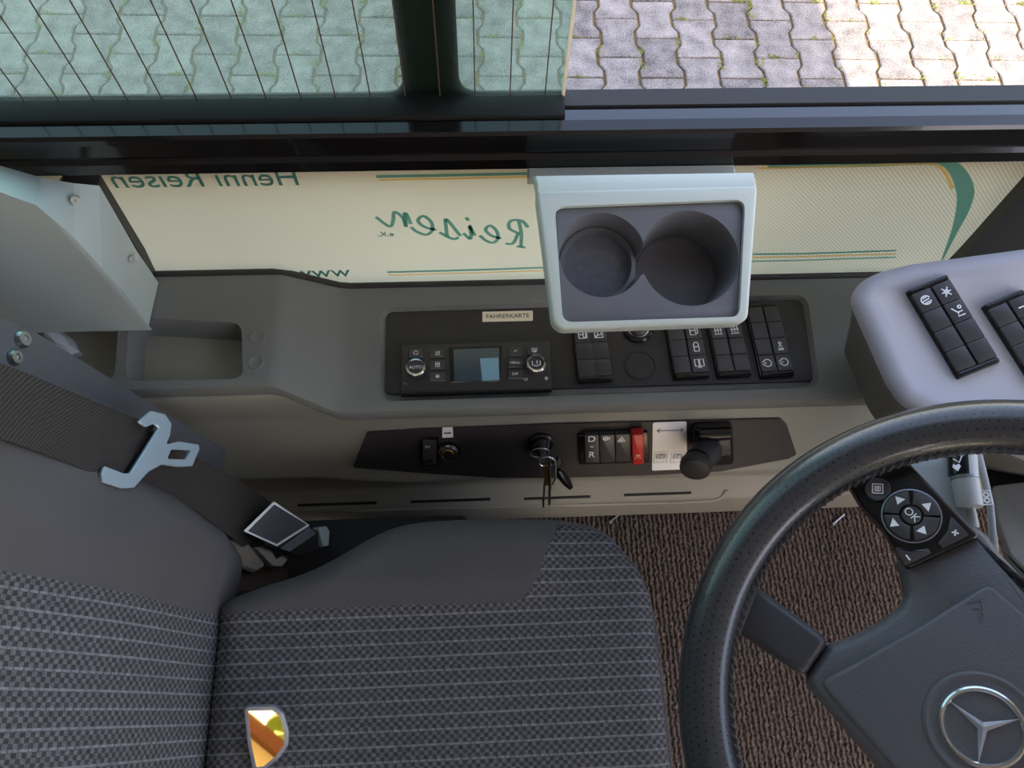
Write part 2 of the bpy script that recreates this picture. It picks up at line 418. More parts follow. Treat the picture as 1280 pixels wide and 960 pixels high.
bm = bmesh.new()                                          # the paving goes on outside the stones in view
for i in range(-40, 60):
    for j in range(-24, 40):
        if (i, j) in set(): continue
        if -14 <= i < 18 and 8 <= j < 17: continue
        x, y = stone_loc(i, j)
        vv = [bm.verts.new((a.x+x, a.y+y, rs.uniform(-.001, .001))) for a in stone_poly(.004)]; bm.faces.new(vv)
tag(finish('far_paving', bm, M_stone, pav, 0), kind='stuff')
bm = bmesh.new(); rg = random.Random(11)                   # grass and moss tufts in the joints
for i, j in cells:
    x, y = stone_loc(i, j)
    for k in range(3):
        if rg.random() < .5: continue
        if k == 0: cx, cy = x+rg.uniform(-.06, .06), y+.1
        else: cx, cy = x+(.075 if k == 1 else -.075), y+rg.uniform(-.1, .1)
        for q in range(rg.randrange(4, 22)):
            a = rg.uniform(0, 6.28); l = rg.uniform(.004, .016); bx, by = cx+rg.gauss(0, .012)*(1 if k == 0 else .4), cy+rg.gauss(0, .012)*(.3 if k == 0 else 1)
            dx, dy = math.cos(a), math.sin(a); wd = .0008; hz = rg.uniform(.003, .012)
            v1 = bm.verts.new((bx-dy*wd, by+dx*wd, -.004)); v2 = bm.verts.new((bx+dy*wd, by-dx*wd, -.004)); v3 = bm.verts.new((bx+dx*l*.6, by+dy*l*.6, hz)); v4 = bm.verts.new((bx+dx*l*1.2, by+dy*l*1.2, hz*.8))
            bm.faces.new((v1, v2, v3)); bm.faces.new((v2, v4, v3))
g = finish('joint_grass', bm, M_grass, pav, 0); tag(g, kind='stuff')

# ------------------------------------------------------------------ shell of the cab
XF, XR, YL, YR, ZT = 1.55, -3.0, .545, -1.95, 2.28         # front, rear, left wall, right wall, roof
def struct(name, m, fn):
    bm = bmesh.new(); fn(bm); o = finish(name, bm, m, None, 0); o['kind'] = 'structure'; return o
struct('floor', M_carpet, lambda b: box(b, XR, YR, -.05, XF, .60, 0))
struct('ceiling', M_wallin, lambda b: box(b, XR, YR-.03, ZT, XF+.02, .64, ZT+.06))
struct('wall_rear', M_wallin, lambda b: box(b, XR-.05, YR, -.05, XR, .62, ZT))
def wr(b):  # unseen wall, its solid and open parts shaped to set the cab light
    box(b, XR, YR-.05, -.3, .30, YR, .95)
    box(b, XR, YR-.05, 1.98, XF, YR, ZT)
    for x0_, x1_ in ((XR, -1.0), (-.35, .30)): box(b, x0_, YR-.05, .95, x1_, YR, 1.98)
    box(b, XF-.1, YR-.05, -.3, XF, YR, 1.98); box(b, .30, YR-.05, -.3, XF-.1, YR, -.15)      # the front door is glazed down to the sill
struct('wall_right', M_wallin, wr)
def wl(b):
    box(b, XR, .545, -.3, XF, .64, .50)                     # below the low window
    box(b, XR, .56, 1.80, XF, .64, ZT)                      # above the side window
    box(b, XR, .555, .50, -.95, .64, 1.80)                  # behind the cab
    box(b, XF-.16, .56, .5, XF, .64, 1.80)                  # front corner post
struct('wall_left', M_wallin, wl)
def wf(b):
    box(b, XF-.04, YR, -.3, XF, .60, .72); box(b, XF-.04, YR, 2.1, XF, .60, ZT)
    box(b, XF-.05, YR, .72, XF, YR+.10, 2.1)
struct('wall_front', M_wallin, wf)

# ------------------------------------------------------------------ the low window with the film (window_1) and its print
YW = .530
FW = Fr((0, YW, 0), (1, 0, 0), (0, -1, 0))                   # local x = forwards, y = up, normal into the cab
def win_root(name):
    o = bpy.data.objects.new(name, None); COL.objects.link(o); o.matrix_world = FW.m(); o['kind'] = 'structure'; return o
w1 = win_root('window_1')
ZB = P(800, 214, y=YW).z
loww = [(-.62, .50), (.86, .50), (.86, ZB+.02), (-.62, ZB+.02)]
part('glass_pane', M_clear, w1, prism, loww, -.010, -.006, smooth=0)
part('printed_film', M_film, w1, prism, loww, -.0058, -.0054, smooth=0, label='cream perforated film with mirrored lettering')
def rib(name, m, strokes, wd, h=-.005):
    bm = bmesh.new()
    for s in strokes: ribbon(bm, s, wd, h)
    return finish(name, bm, m, w1, 0)
pl = lambda L, h=-.005: FW.pts(L, h)
rib('border_line', M_filmteal, [pl([(484, 340), (600, 337), (700, 333.5)])], .0042)
rib('border_line', M_filmoch, [pl([(486, 343.5), (600, 340.5), (700, 337)])], .0024, -.0049)
rib('border_line', M_filmteal, [pl([(470, 220.5), (600, 218), (690, 216)])], .005)
rib('border_line', M_filmoch, [pl([(474, 224.5), (600, 222), (690, 220)])], .003)
rib('border_line', M_filmteal, [pl([(900, 318), (1000, 317), (1120, 313)])], .004)
rib('border_line', M_filmoch, [pl([(900, 322), (1000, 320.5), (1120, 317)])], .003, -.0049)
rib('border_line', M_filmteal, [pl([(900, 327), (1000, 325), (1120, 321)])], .003, -.0047)
bm = bmesh.new()
oc = catmull([(960, 206), (1080, 203.5), (1180, 201), (1204, 209), (1218, 235), (1212, 262), (1196, 292), (1178, 326)], 6)
ic = catmull([(960, 210.5), (1080, 208.5), (1165, 206), (1184, 213), (1193, 232), (1196, 252), (1190, 285), (1176, 326)], 6)
A = [FW.at(p.x, p.y, -.0048) for p in oc]; B = [FW.at(p.x, p.y, -.0048) for p in ic]
va = [bm.verts.new((p.x, p.y, -.0048)) for p in A]; vb = [bm.verts.new((p.x, p.y, -.0048)) for p in B]
for k in range(len(va)-1): bm.faces.new((va[k], va[k+1], vb[k+1], vb[k]))
finish('border_band', bm, M_filmteal, w1, 0)
rib('border_line', M_filmoch, [[FW.at(p.x, p.y) for p in catmull([(950, 214.5), (1080, 211), (1160, 208.5), (1180, 216), (1192, 240)], 6)]], .0035, -.0047)
ZCN, ZRA = .525, .563
SEAL = [(-.6, ZRA), (P(350, 333, y=YW).x-.01, ZRA), (P(365, 338, y=YW).x, ZRA-.006), (P(425, 357, y=YW).x, ZCN+.003), (P(440, 358, y=YW).x, ZCN), (.9, ZCN)]
# hand lettered word, seen from behind
GL = {'R': ([[(.32, 0), (.26, .5), (.34, 1.0)], [(-.05, .78), (.2, 1.02), (.7, .98), (.78, .68), (.3, .5)], [(.42, .5), (.66, .12), (1.0, .08)], [(.12, .0), (.5, .02)]]),
      'e': ([[(0, .3), (.5, .42), (.74, .7), (.5, .95), (.2, .7), (.16, .3), (.42, .03), (.8, .12), (1.05, .35)]]),
      'i': ([[(0, .3), (.38, .95), (.32, .3), (.5, .03), (1.0, .35)], [(.40, 1.3), (.62, 1.5)]]),
      's': ([[(0, .2), (.62, .98), (.66, .55), (.62, .12), (.3, .02), (.1, .14)], [(.62, .1), (1.0, .3)]]),
      'n': ([[(0, .25), (.1, .75), (.2, .95)], [(.2, .95), (.2, .05)], [(.2, .1), (.3, .65), (.6, .95), (.68, .4), (.85, .02), (1.35, .55)]])}
spots = [('R', 660, 309, 28, 32), ('e', 627, 305, 25, 23), ('i', 594, 300, 14, 18), ('s', 576, 300, 26, 25), ('e', 546, 295, 30, 25), ('n', 514, 285, 32, 20)]
for ch, u, v, wpx, hpx in spots:
    bm = bmesh.new()
    for si, s in enumerate(GL[ch]):
        q = [FW.at(u - p[0]*wpx - p[1]*2, v - p[1]*hpx - p[0]*2.5, -.005) for p in catmull([(a, b) for a, b in s], 6)]
        ribbon(bm, q, .0046, -.0052+.00025*si)
    finish('script_letter', bm, M_filmteal, w1, 0)
def wtext(s, u, v, size, **k):
    p = FW.at(u, v, -.005); return text('lettering', s, size, M_filmteal, w1, p.x, p.y, -.005, flip=True, **k)
wtext('e.K.', 482, 293, .013); wtext('www.', 398, 341, .034, align='CENTER')
wtext('Henni Reisen', 256, 224, .040, sx=.92)
part('bottom_seal', M_rubber, w1, lambda b: tube(b, [(x, z+.003, .004) for x, z in SEAL], .0042, 8))
# black edges of the low window
def strip3(bm, poly, y0, y1):
    prism(bm, poly, y0, y1)
part('left_seal', M_rubber, w1, prism, FW.pts([(80, 222), (104, 222), (124, 226), (180, 318), (205, 370), (100, 380), (40, 280)], .004), -.004, .010)
part('front_panel', M_black, w1, prism, FW.pts([(1300, 208), (1262, 250), (1206, 312), (1160, 360), (1500, 420), (1520, 180)], .004), -.004, .012)

# ------------------------------------------------------------------ sliding side window (window_2): frame, heated pane, wires
w2 = win_root('window_2')
def Zat(v, y, u=800): return P(u, v, y=y).z
y0 = YW-.012
z_bot = Zat(212, y0); z_led = Zat(166, y0); z_strip = Zat(148.5, .556); z_tr0 = z_strip+.004; z_top = Zat(133, .562)
XA, XB = -1.0, 1.46
def loftx(bm, prof):                                       # prof of (world y, z), extruded along the bus
    rings(bm, [[(x, z, YW-y) for y, z in prof] for x in (XA, XB)])
part('lower_frame', M_frame, w2, loftx, [(.60, z_bot), (y0+.004, z_bot), (y0, z_bot+.004), (y0, z_bot+.018), (y0+.005, z_bot+.021), (y0+.005, z_led-.013), (y0+.001, z_led-.010), (y0+.001, z_led-.003), (y0+.004, z_led), (.535, z_led), (.535, z_led-.006), (.553, z_strip-.006), (.60, z_strip-.05)])
part('reflecting_ledge', M_track, w2, loftx, [(.536, z_led-.003), (.553, z_strip), (.553, z_led-.003)])
part('outer_track', M_rubber, w2, loftx, [(.5535, z_led), (.5535, z_tr0+.004), (.557, z_top-.002), (.564, z_top), (.574, z_top-.004), (.574, z_led)])
# pane in the plane y = .570 (local h = -.04)
YP = .566; HP = YW-YP
GP = lambda u, v: FW.at(u, v, HP)
e0 = GP(713, 0); e1 = GP(705, 152); edge = (e0+e1)/2; xe = edge.x; zb = GP(600, 152).y
part('heated_pane', M_glass, w2, prism, rect(XA, zb, xe, 1.80), HP-.004, HP, smooth=0, label='green tinted sliding pane')
part('pane_edge', M_cream, w2, prism, rect(xe-.0015, zb, xe+.0015, 1.80), HP-.0045, HP+.0005)
zc1 = GP(300, 122).y; xp0 = GP(495, 40).x; xp1 = GP(571, 40).x
frame_poly = rect(XA, zb, xe-.002, 1.80)
bm = bmesh.new(); prism(bm, frame_poly, HP-.0062, HP-.0042)
pb = finish('printed_border', bm, M_frame, w2, 0)
c1 = bmesh.new(); prism(c1, rpoly([V((XA+.12, zc1)), V((xp0, zc1)), V((xp0, 1.7)), V((XA+.12, 1.7))], .022, 6), -1, 1)
c2 = bmesh.new(); prism(c2, rpoly([V((xp1, zc1)), V((xe+.1, zc1)), V((xe+.1, 1.7)), V((xp1, 1.7))], .022, 6), -1, 1)
boolean(pb, [c1, c2])
part('centre_post', M_frame, w2, lambda b: box(b, xp0+.002, zb, HP-.045, xp1-.002, 1.80, HP-.007, .003))
part('sash_rail', mat('black sash coating', (20, 19, 19), .6, spec=.25), w2, lambda b: box(b, XA, z_strip-.012, YW-.5645, xe, z_led+.004, YW-.5375, .002))
part('sash_shoe', M_rubber, w2, lambda b: box(b, XA, zb-.012, HP-.005, xe+.002, zb+.008, HP+.006, .002))
wx = [GP(u, 128).x for u in [a/2 for a in range(-200, 1300, 86)]]
for k in range(19):
    xw = GP(35+43*k*1.0, 132).x
    if xw > xe-.004: break
    bm = bmesh.new(); box(bm, xw-.0006, zc1-.012, HP, xw+.0006, 1.72, HP+.0006); finish('heating_wire', bm, M_wire, w2, 0)

# ------------------------------------------------------------------ side console
ZCN, ZRA = .525, .563
lipR = P(700, 512, z=ZCN-.006).y; lipL = P(250, 489, z=ZRA-.006).y
xr1 = P(425, 430, z=ZCN).x; xr0 = P(352, 400, z=ZRA).x
def prof(t):
    """t=1 raised rear part, t=0 lower front part"""
    z = ZCN*(1-t)+ZRA*t; l = lipR*(1-t)+lipL*t
    return [(.527, z+.004), (.515, z), (l+.010, z), (l+.003, z-.003), (l, z-.010), (l+.001, z-.024), (l+.012, z-.030),
            (.527, z-.030)]
bm = bmesh.new()
st = [(-.95, 1), (xr0-.012, 1), (xr0-.004, .97), (xr0+.004, .88), (xr1-.006, .10), (xr1+.004, .02), (xr1+.012, 0), (1.35, 0)]
rings(bm, [[(x, y, z) for y, z in prof(t)] for x, t in st])
console = thing('side_console', 'long grey plastic driver side console under the window holding trays and switches', 'console', loc=(0, 0, 0))
body = finish('console_body', bm, M_console, console)
FC = Fr((0, 0, ZCN), (1, 0, 0), (0, 0, 1)); FCR = Fr((0, 0, ZRA), (1, 0, 0), (0, 0, 1))
trayA = FCR.pts([(163, 398), (299, 406), (301, 468), (290, 471), (160, 474)]); trayB = FCR.pts([(30, 385), (146, 398), (140, 474), (-20, 480)])
inset = FC.pts([(481, 389), (1004, 373), (1019, 479), (480, 496)])
def cut(poly, z0, z1, grow, r):
    b = bmesh.new(); p = rpoly(poly, r, 6)
    if area(p) < 0: p = p[::-1]
    q = offs(p, -grow)
    rings(b, [[(a.x, a.y, z0) for a in p], [(a.x, a.y, z1) for a in q]]); return b
# keep the console thin under the trays: separate tray bowls hang below
boolean(body, [cut(trayA, ZRA-.06, ZRA+.010, .003, .014), cut(trayB, ZRA-.06, ZRA+.010, .003, .014), cut(inset, ZCN-.010, ZCN+.008, .011, .012)])
def bowl(poly, depth, name):
    bm = bmesh.new(); p = rpoly(poly, .014, 6)
    if area(p) < 0: p = p[::-1]
    p = offs(p, -.003); lv = [(0, -.004), (.004, -.02), (.008, -depth+.004), (.013, -depth)]
    rings(bm, [[(a.x, a.y, ZRA+z) for a in offs(p, d)] for d, z in lv], False, True)
    o = finish(name, bm, M_console, console, 50)
    return o
bowl(trayA, .050, 'storage_tray'); bowl(trayB, .055, 'storage_tray')
for u, v in ((322, 422), (320, 453)):
    p = FCR.at(u, v); bm = bmesh.new(); lathe(bm, [(.0095, -.001), (.0095, .0008), (.0085, .0014), (.0078, .0010)], 24, Matrix.Translation((p.x, p.y, ZRA))); finish('screw_cap', bm, M_console, console)

# switch panel plate let into the console
plate = FC.pts([(484, 391), (1002, 375.5), (1016, 477), (482, 494)], -.010)
sp_ = part('switch_plate', M_panel, console, prism, rpoly(plate, .008, 5), -.0096, -.0066, bev=.001, bsegs=1, label='matt black plate let into the grey console'); sp_.matrix_local = FC.m()
HPL = -.0066                                              # top of the plate
pc = FC.at(800, 457, HPL)
sp_ = part('blank_cap', M_panel, console, lambda b: lathe(b, [(.0205, HPL), (.0205, HPL+.0012), (.019, HPL+.0012), (.0188, HPL+.0003), (.018, HPL+.0012)], 40, Matrix.Translation((pc.x, pc.y, 0)))); sp_.matrix_local = FC.m()
FP = Fr((0, 0, ZCN+HPL), (1, 0, 0), (0, 0, 1))

# ---- white symbols: strokes in a unit square
ARC = lambda cx, cy, r, a0, a1, n=10: [(cx+r*math.cos(R2(a0+(a1-a0)*k/n)), cy+r*math.sin(R2(a0+(a1-a0)*k/n))) for k in range(n+1)]
SQ = lambda x0, y0, x1, y1: [(x0, y0), (x1, y0), (x1, y1), (x0, y1), (x0, y0)]
SYM = {
 'door': [SQ(-.4, -.4, .4, .4), SQ(.05, -.3, .3, .3), [(-.3, 0), (0, 0)]],
 'window': [SQ(-.4, -.4, .4, .4), SQ(-.1, -.1, .25, .25), [(-.4, -.4), (-.1, -.1)]],
 'busdoor': [SQ(-.35, -.5, .2, .5), [(.2, .4), (.42, .3), (.42, -.3), (.2, -.4)], [(-.35, 0), (.2, 0)]],
 'bottle': [[(-.25, -.5), (.25, -.5), (.25, .3), (.12, .5), (-.12, .5), (-.25, .3), (-.25, -.5)], [(-.25, 0), (.25, 0)]],
 'doors': [SQ(-.45, -.3, -.05, .45), SQ(.05, -.3, .45, .45), [(-.2, -.5), (0, -.38), (.2, -.5)]],
 'heater': [[(-.45, -.45), (.45, -.45)], [(-.3, -.3), (-.3, .45)], [(0, -.3), (0, .45)], [(.3, -.3), (.3, .45)], [(-.45, 0), (.45, .05)]],
 'lamp': [ARC(0, 0, .42, -150, 150), [(-.36, .22), (-.55, .1)], [(-.36, -.22), (-.55, -.1)], [(-.1, 0), (-.36, 0)]],
 'person': [ARC(0, .3, .14, 0, 360), [(0, .1), (-.2, -.1), (.2, -.1), (0, .1)], [(-.3, -.35), (.3, -.35)], [(-.3, -.5), (.3, -.5)]],
 'fan': [ARC(0, 0, .4, 20, 340), [(-.2, .2), (.25, .3)], [(-.3, -.05), (.3, .05)], [(-.25, -.28), (.2, -.2)]],
 'gear': [[(-.4, 0), (.4, 0)], [(-.25, .4), (.25, -.4)], [(.25, .4), (-.25, -.4)], ARC(0, 0, .18, 0, 360)],
 'seat': [[(-.4, .4), (-.1, -.1), (.35, -.1)], [(0, -.1), (-.2, -.45), (.4, -.45)], ARC(.25, .3, .13, 0, 360)],
 'recycle': [ARC(0, 0, .36, 30, 130), ARC(0, 0, .36, 150, 250), ARC(0, 0, .36, 270, 370)],
 'bars': [[(-.45, -.4), (.45, -.4)], [(-.3, -.2), (-.15, .3)], [(0, -.2), (.15, .3)], [(.25, -.2), (.4, .3)]],
 'snow': [[(-.4, 0), (.4, 0)], [(-.2, .36), (.2, -.36)], [(.2, .36), (-.2, -.36)]],
 'tri': [[(-.5, -.4), (.5, -.4), (0, .5), (-.5, -.4)], [(-.22, -.22), (.22, -.22), (0, .2), (-.22, -.22)]],
 'wheel': [ARC(-.1, 0, .38, 0, 360, 16), [(-.45, .05), (.25, .05)], [(-.1, 0), (-.1, -.36)], [(.5, .3), (.5, -.1)], [(.5, -.25), (.5, -.33)]],
 'brake': [ARC(0, 0, .34, 0, 360, 16), ARC(0, 0, .52, 130, 230), ARC(0, 0, .52, -50, 50), [(-.08, -.2), (-.08, .2), (.1, .2), (.16, .1), (.1, 0), (-.08, 0)]],
 'defrost': [[(-.5, .3), (.5, .3), (.38, -.3), (-.38, -.3), (-.5, .3)], [(-.2, -.5), (-.15, .1)], [(0, -.5), (.05, .1)], [(.2, -.5), (.25, .1)]],
 'air': [[(-.45, .3), (-.45, -.2), (-.1, -.35), (.1, -.35), (.45, -.2), (.45, .3)], [(.1, .35), (.1, -.1)]],
 'minus': [[(-.4, 0), (.4, 0)]], 'plus': [[(-.4, 0), (.4, 0)], [(0, -.4), (0, .4)]],
 'page': [SQ(-.4, -.4, .4, .4), SQ(-.2, -.2, .2, .2), [(-.1, .08), (.1, .08)], [(-.1, -.06), (.1, -.06)]],
 'arrows': [[(-1.0, 0), (1.0, 0)], [(-.78, .2), (-1.0, 0), (-.78, -.2)], [(.78, .2), (1.0, 0), (.78, -.2)]],
 'wiper': [[(-.4, .1), (0, -.3), (.35, .3), (.1, .4)], ARC(.35, .35, .12, 0, 360)],
 'hazard2': [SQ(-.3, -.5, .3, .5), ARC(0, .2, .16, 0, 360), ARC(0, -.2, .16, 0, 360)],
}
def symbol(parent, key, x, y, h, s, rot=0, m=None, wd=None, name='symbol'):
    bm = bmesh.new(); c, sn = math.cos(rot), math.sin(rot)
    for st_ in SYM[key]:
        ribbon(bm, [(x+(a*c-b*sn)*s, y+(a*sn+b*c)*s) for a, b in st_], wd or s*.11, h)
    return finish(name, bm, m or M_white, parent, 0)

# ---- switch modules
def module(fr, quad, label, icons, rows=4, groove=True, group=None):
    """quad = four picture corners (back-left, back-right, front-right, front-left) on the plane fr"""
    q = fr.pts(quad); c = sum(q, V((0, 0)))/4
    W = ((q[1]-q[0]).length+(q[2]-q[3]).length)/2; H = ((q[3]-q[0]).length+(q[2]-q[1]).length)/2
    ax = ((q[1]-q[0])+(q[2]-q[3])).normalized()
    f = Fr(fr.w(c.x, c.y), fr.x*ax.x+fr.y*ax.y, fr.n)
    t = thing('switch_module', label, 'switch', f, group=group)
    def hb(b):
        prism(b, rpoly(rect(-W/2, -H/2, W/2, H/2), .002, 3), 0, .0045, bev=.0012)
    part('housing', M_keydeep, t, hb)
    kw = W/2-.0028 if groove else W/2-.0016; kx = [-(W/2-.0016)+kw/2, (W/2-.0016)-kw/2]; kh = (H-.012)/rows
    for ya, yb in ((-H/2, -H/2+.006), (H/2-.006, H/2)):
        part('end_rail', M_keydeep, t, prism, rpoly(rect(-W/2+.001, ya, W/2-.001, yb), .0022, 3), .002, .0085, bev=.002)
    me = None
    for r in range(rows):
        for k in (0, 1):
            cy = H/2-.006-kh*(r+.5)
            if me is None:
                bm = bmesh.new(); prism(bm, rpoly(rect(-kw/2, -kh/2+.0003, kw/2, kh/2-.0003), .0009, 2), .003, .0088, bev=.0007, bsegs=2)
                ko = finish('switch_key', bm, M_key, t, 35); me = ko.data
            else:
                ko = bpy.data.objects.new('switch_key', me); COL.objects.link(ko); ko.parent = t
            ko.location = (kx[k], cy, 0)
            if (r, k) in icons: symbol(ko, icons[(r, k)], 0, 0, .0088, min(kw, kh)*.62)
    if groove:
        part('groove', M_keydeep, t, lambda b: box(b, -.0026, -H/2+.006, .002, .0026, H/2-.006, .0062))
    return t
GR = 'switch modules in a row on the console'
module(FP, [(714, 388), (757, 386), (763, 478), (720, 480)], 'black switch module beside the climate unit, left of the round blank cap', {(1, 0): 'door', (1, 1): 'window'}, groove=False, group=GR)
module(FP, [(828, 384), (872, 382), (883, 473), (839, 476)], 'black switch module with door and bottle symbols, just right of the round blank cap', {(1, 1): 'busdoor', (2, 1): 'bottle', (3, 1): 'doors'}, group=GR)
module(FP, [(881, 383), (923, 381), (934, 471), (892, 474)], 'black switch module with two heating symbols, between its two neighbours on the console', {(1, 0): 'heater', (1, 1): 'heater'}, group=GR)
module(FP, [(934, 383), (975, 381), (986, 471), (944, 474)], 'black switch module with two round lamp symbols, nearest the front end of the console', {(3, 0): 'lamp', (3, 1): 'lamp', (2, 1): 'person'}, group=GR)
# 12 volt socket half hidden below the cup holder
ps = FP.at(797, 412); sock = thing('power_socket', 'round black power socket with a chrome ring half hidden under the cup holder', 'socket', Fr(FP.w(ps.x, ps.y), (1, 0, 0), (0, 0, 1)))
part('collar', M_keydeep, sock, lathe, [(.0195, 0), (.0195, .003), (.017, .005), (.0145, .005), (.0135, .002)], 36)
part('lid', M_key, sock, lathe, [(.012, .001), (.012, .010), (.009, .013)], 30)
part('chrome_ring', M_chrome, sock, lathe, [(.0142, .004), (.0142, .0062), (.0125, .0062), (.0125, .004)], 36)

# ---- climate control unit
FA = Fr(FP.w(*FP.at(595, 457)), (1, 0, 0), (0, .05, 1))
cl = thing('climate_unit', 'black climate control unit with small screen and two dials', 'control unit', FA)
def A_(u, v, h=.012): return FA.at(u, v, h)
part('unit_body', M_panel, cl, prism, rpoly(FA.pts([(501, 431), (687, 425.5), (690, 484), (501, 489)], .012), .0015, 3), 0, .012, bev=.0015)
part('front_lip', M_keydeep, cl, prism, rpoly(FA.pts([(501, 489.5), (690, 484.5), (690, 488), (501, 494)], .006), .001, 2), 0, .007, bev=.001)
part('bezel', M_keydeep, cl, prism, rpoly(FA.pts([(561, 434), (627, 432.5), (625, 477), (563, 478.5)], .012), .001, 2), .0115, .0130, bev=.0006, bsegs=1)
part('screen', M_screen, cl, prism, FA.pts([(567, 437), (624, 435), (624.5, 475.5), (568, 477)], .013), .0128, .0134, smooth=0)
part('painted_reflection', mat('pale reflection colour', (140, 182, 206), .08, spec=.6), cl, prism, FA.pts([(600, 448), (623, 447), (624, 475), (603, 476)], .0135), .0133, .01355, smooth=0, label='pale blue reflection painted on the display')  # bright reflection on the glass, painted as a flat pale patch
for (u, v, s) in ((520, 462, 'AUTO'), (670, 457, None)):
    p = A_(u, v); Mx = Matrix.Translation((p.x, p.y, .012)); rd = .0122
    kn = part('dial', M_key, cl, lambda b: lathe(b, [(rd, 0), (rd, .006), (rd*.94, .0072), (rd*.72, .0072), (rd*.70, .0060)], 40, Mx))
    part('dial_ring', M_chrome, kn, lambda b: lathe(b, [(rd*1.02, .004), (rd*1.02, .0068), (rd*.95, .0078), (rd*.78, .0076), (rd*.78, .004)], 40, Mx))
    for a in range(30):
        pass
    if s: text('lettering', s, .0058, M_white, kn, p.x, p.y, .0184)
    else: symbol(kn, 'air', p.x, p.y, .0184, .011)
btn = [(520, 441.5, 'recycle', None), (547, 441.5, 'bars', None), (547, 456, 'heater', None), (547, 471, 'snow', None), (644, 439.5, None, '-/*'), (644, 454, None, 'MENU'), (644, 468, None, 'OFF'), (668, 438, 'defrost', None)]
for u, v, ic, s in btn:
    p = A_(u, v); ko = part('button', M_key, cl, prism, rpoly(rect(p.x-.0092, p.y-.0056, p.x+.0092, p.y+.0056), .0006, 2), .0118, .0132, bev=.0005, bsegs=1)
    part('underline', M_insert, ko, prism, rect(p.x-.0092, p.y-.0062, p.x+.0092, p.y-.0055), .0118, .0134, smooth=0)
    if ic: symbol(ko, ic, p.x, p.y, .0132, .0072)
    else: text('lettering', s, .0046, M_white, ko, p.x, p.y, .0133)
for u, v, c_ in ((505.5, 479.5, M_filmteal), (508, 480, M_red)):
    p = A_(u, v); part('temperature_mark', c_, cl, prism, circ(p, .0013, 12), .0119, .0123)
for u, v, ic in ((657, 474, 'air'), (683, 473, 'fan')):
    p = A_(u, v); symbol(cl, ic, p.x, p.y, .0121, .005)

# ---- tape label
tl_ = FP.pts([(603, 390), (666, 388.5), (666, 401), (603, 402.5)])
lab = thing('tape_label', 'cream label strip reading FAHRERKARTE on the black panel', 'label', FP)
part('strip', M_cream, lab, prism, rpoly(tl_, .001, 2), 0, .0006, smooth=0)
c_ = sum(tl_, V((0, 0)))/4; text('lettering', 'FAHRERKARTE', .0086, M_ink, lab, c_.x, c_.y, .0007)

# ------------------------------------------------------------------ cup holder hung from the window frame
ZH = .79; FH = Fr((P(815, 328, z=ZH)), (1, 0, 0), (0, -.27, .963))
cup = thing('cup_holder', 'pale grey double cup holder hanging from the window frame over the console', 'cup holder', FH)
outer = FH.pts([(669, 240), (946, 233), (934, 398), (925, 405), (700, 413), (690, 404)])
inner = FH.pts([(694, 260), (925, 252), (933, 262), (922, 396), (703, 404), (695, 396)])
rout = rpoly(outer, [.006, .006, .016, .012, .016, .012], 6); rin = rpoly(FH.pts([(693, 260), (930, 251), (923, 397), (703, 404)]), .010, 6)
bm = bmesh.new(); prism(bm, rout, -.014, .004, bev=.0035, bsegs=3)
shell = finish('bracket_shell', bm, M_pale, cup)
c1 = bmesh.new(); prism(c1, rin, -.070, .05)
boolean(shell, [c1])
# rising back of the bracket
bm = bmesh.new()
def bk(uL, uR, v, y, z, dz):
    a, b = P(uL, v, y=y), P(uR, v, y=y); a.z = b.z = z
    Mi = FH.m().inverted(); return [Mi @ V((q.x, q.y, q.z+e)) for q in (a, b) for e in (0, dz)]
e_ = [FH.w(*FH.at(u, v), h) for u, v, h in ((670, 243, .004), (945, 236, .004))]
ym = (e_[0].y+e_[1].y)/2; zm = e_[0].z; Mi = FH.m().inverted()
secs = []
for y, z, d, wl_, wr_ in ((ym-.002, zm-.0015, .012, 0, 0), (ym+.008, zm+.001, .012, 0, 0), (ym+.020, zm-.002, .012, .001, .001), (y0-.012, z_bot+.006, .012, .003, .002), (y0-.001, z_bot+.006, .010, .003, .002)):
    xa_, xb_ = e_[0].x-wl_, e_[1].x+wr_
    secs.append([Mi @ V(q) for q in ((xa_, y, z-d), (xa_, y, z-.002), (xa_+.002, y, z), (xb_-.002, y, z), (xb_, y, z-.002), (xb_, y, z-d))])
rings(bm, secs)
finish('bracket_back', bm, M_pale, cup)
bm = bmesh.new(); prism(bm, offs(rin if area(rin) > 0 else rin[::-1], .0006), -.010, -.001, bev=.0012)
ins = finish('cup_insert', bm, M_insert, cup)
cL, cR = FH.at(753, 318), FH.at(863, 322)
rL = (FH.at(806, 318)-FH.at(699, 318)).length/2; rR = (FH.at(925, 322)-FH.at(805, 322)).length/2
def cyl(c, r, z0, z1, tp=1.0):
    b = bmesh.new(); lathe(b, [(r*.90*tp, z0), (r*.93*tp, z0+.004), (r, z1-.004), (r*1.03, z1)], 48, Matrix.Translation((c.x, c.y, 0))); return b
nb = bmesh.new(); box(nb, (cL.x+cR.x)/2-.008, cL.y-.020, -.045, (cL.x+cR.x)/2+.008, cL.y+.006, .02)
boolean(ins, [cyl(cL, rL*1.06, -.064, -.002, .98), cyl(cR, rR*1.06, -.064, -.002, .98)], 'UNION')
boolean(ins, [cyl(cL, rL, -.042, .0005), cyl(cR, rR, -.060, .0005), nb])
part('cup_floor', M_insert_d, cup, lathe, [(rL*.80, -.0425), (rL*.80, -.0400)], 40, Matrix.Translation((cL.x, cL.y, 0)))
part('cup_floor', M_insert, cup, lathe, [(rR*.88, -.0605), (rR*.88, -.0592)], 40, Matrix.Translation((cR.x, cR.y, 0)))
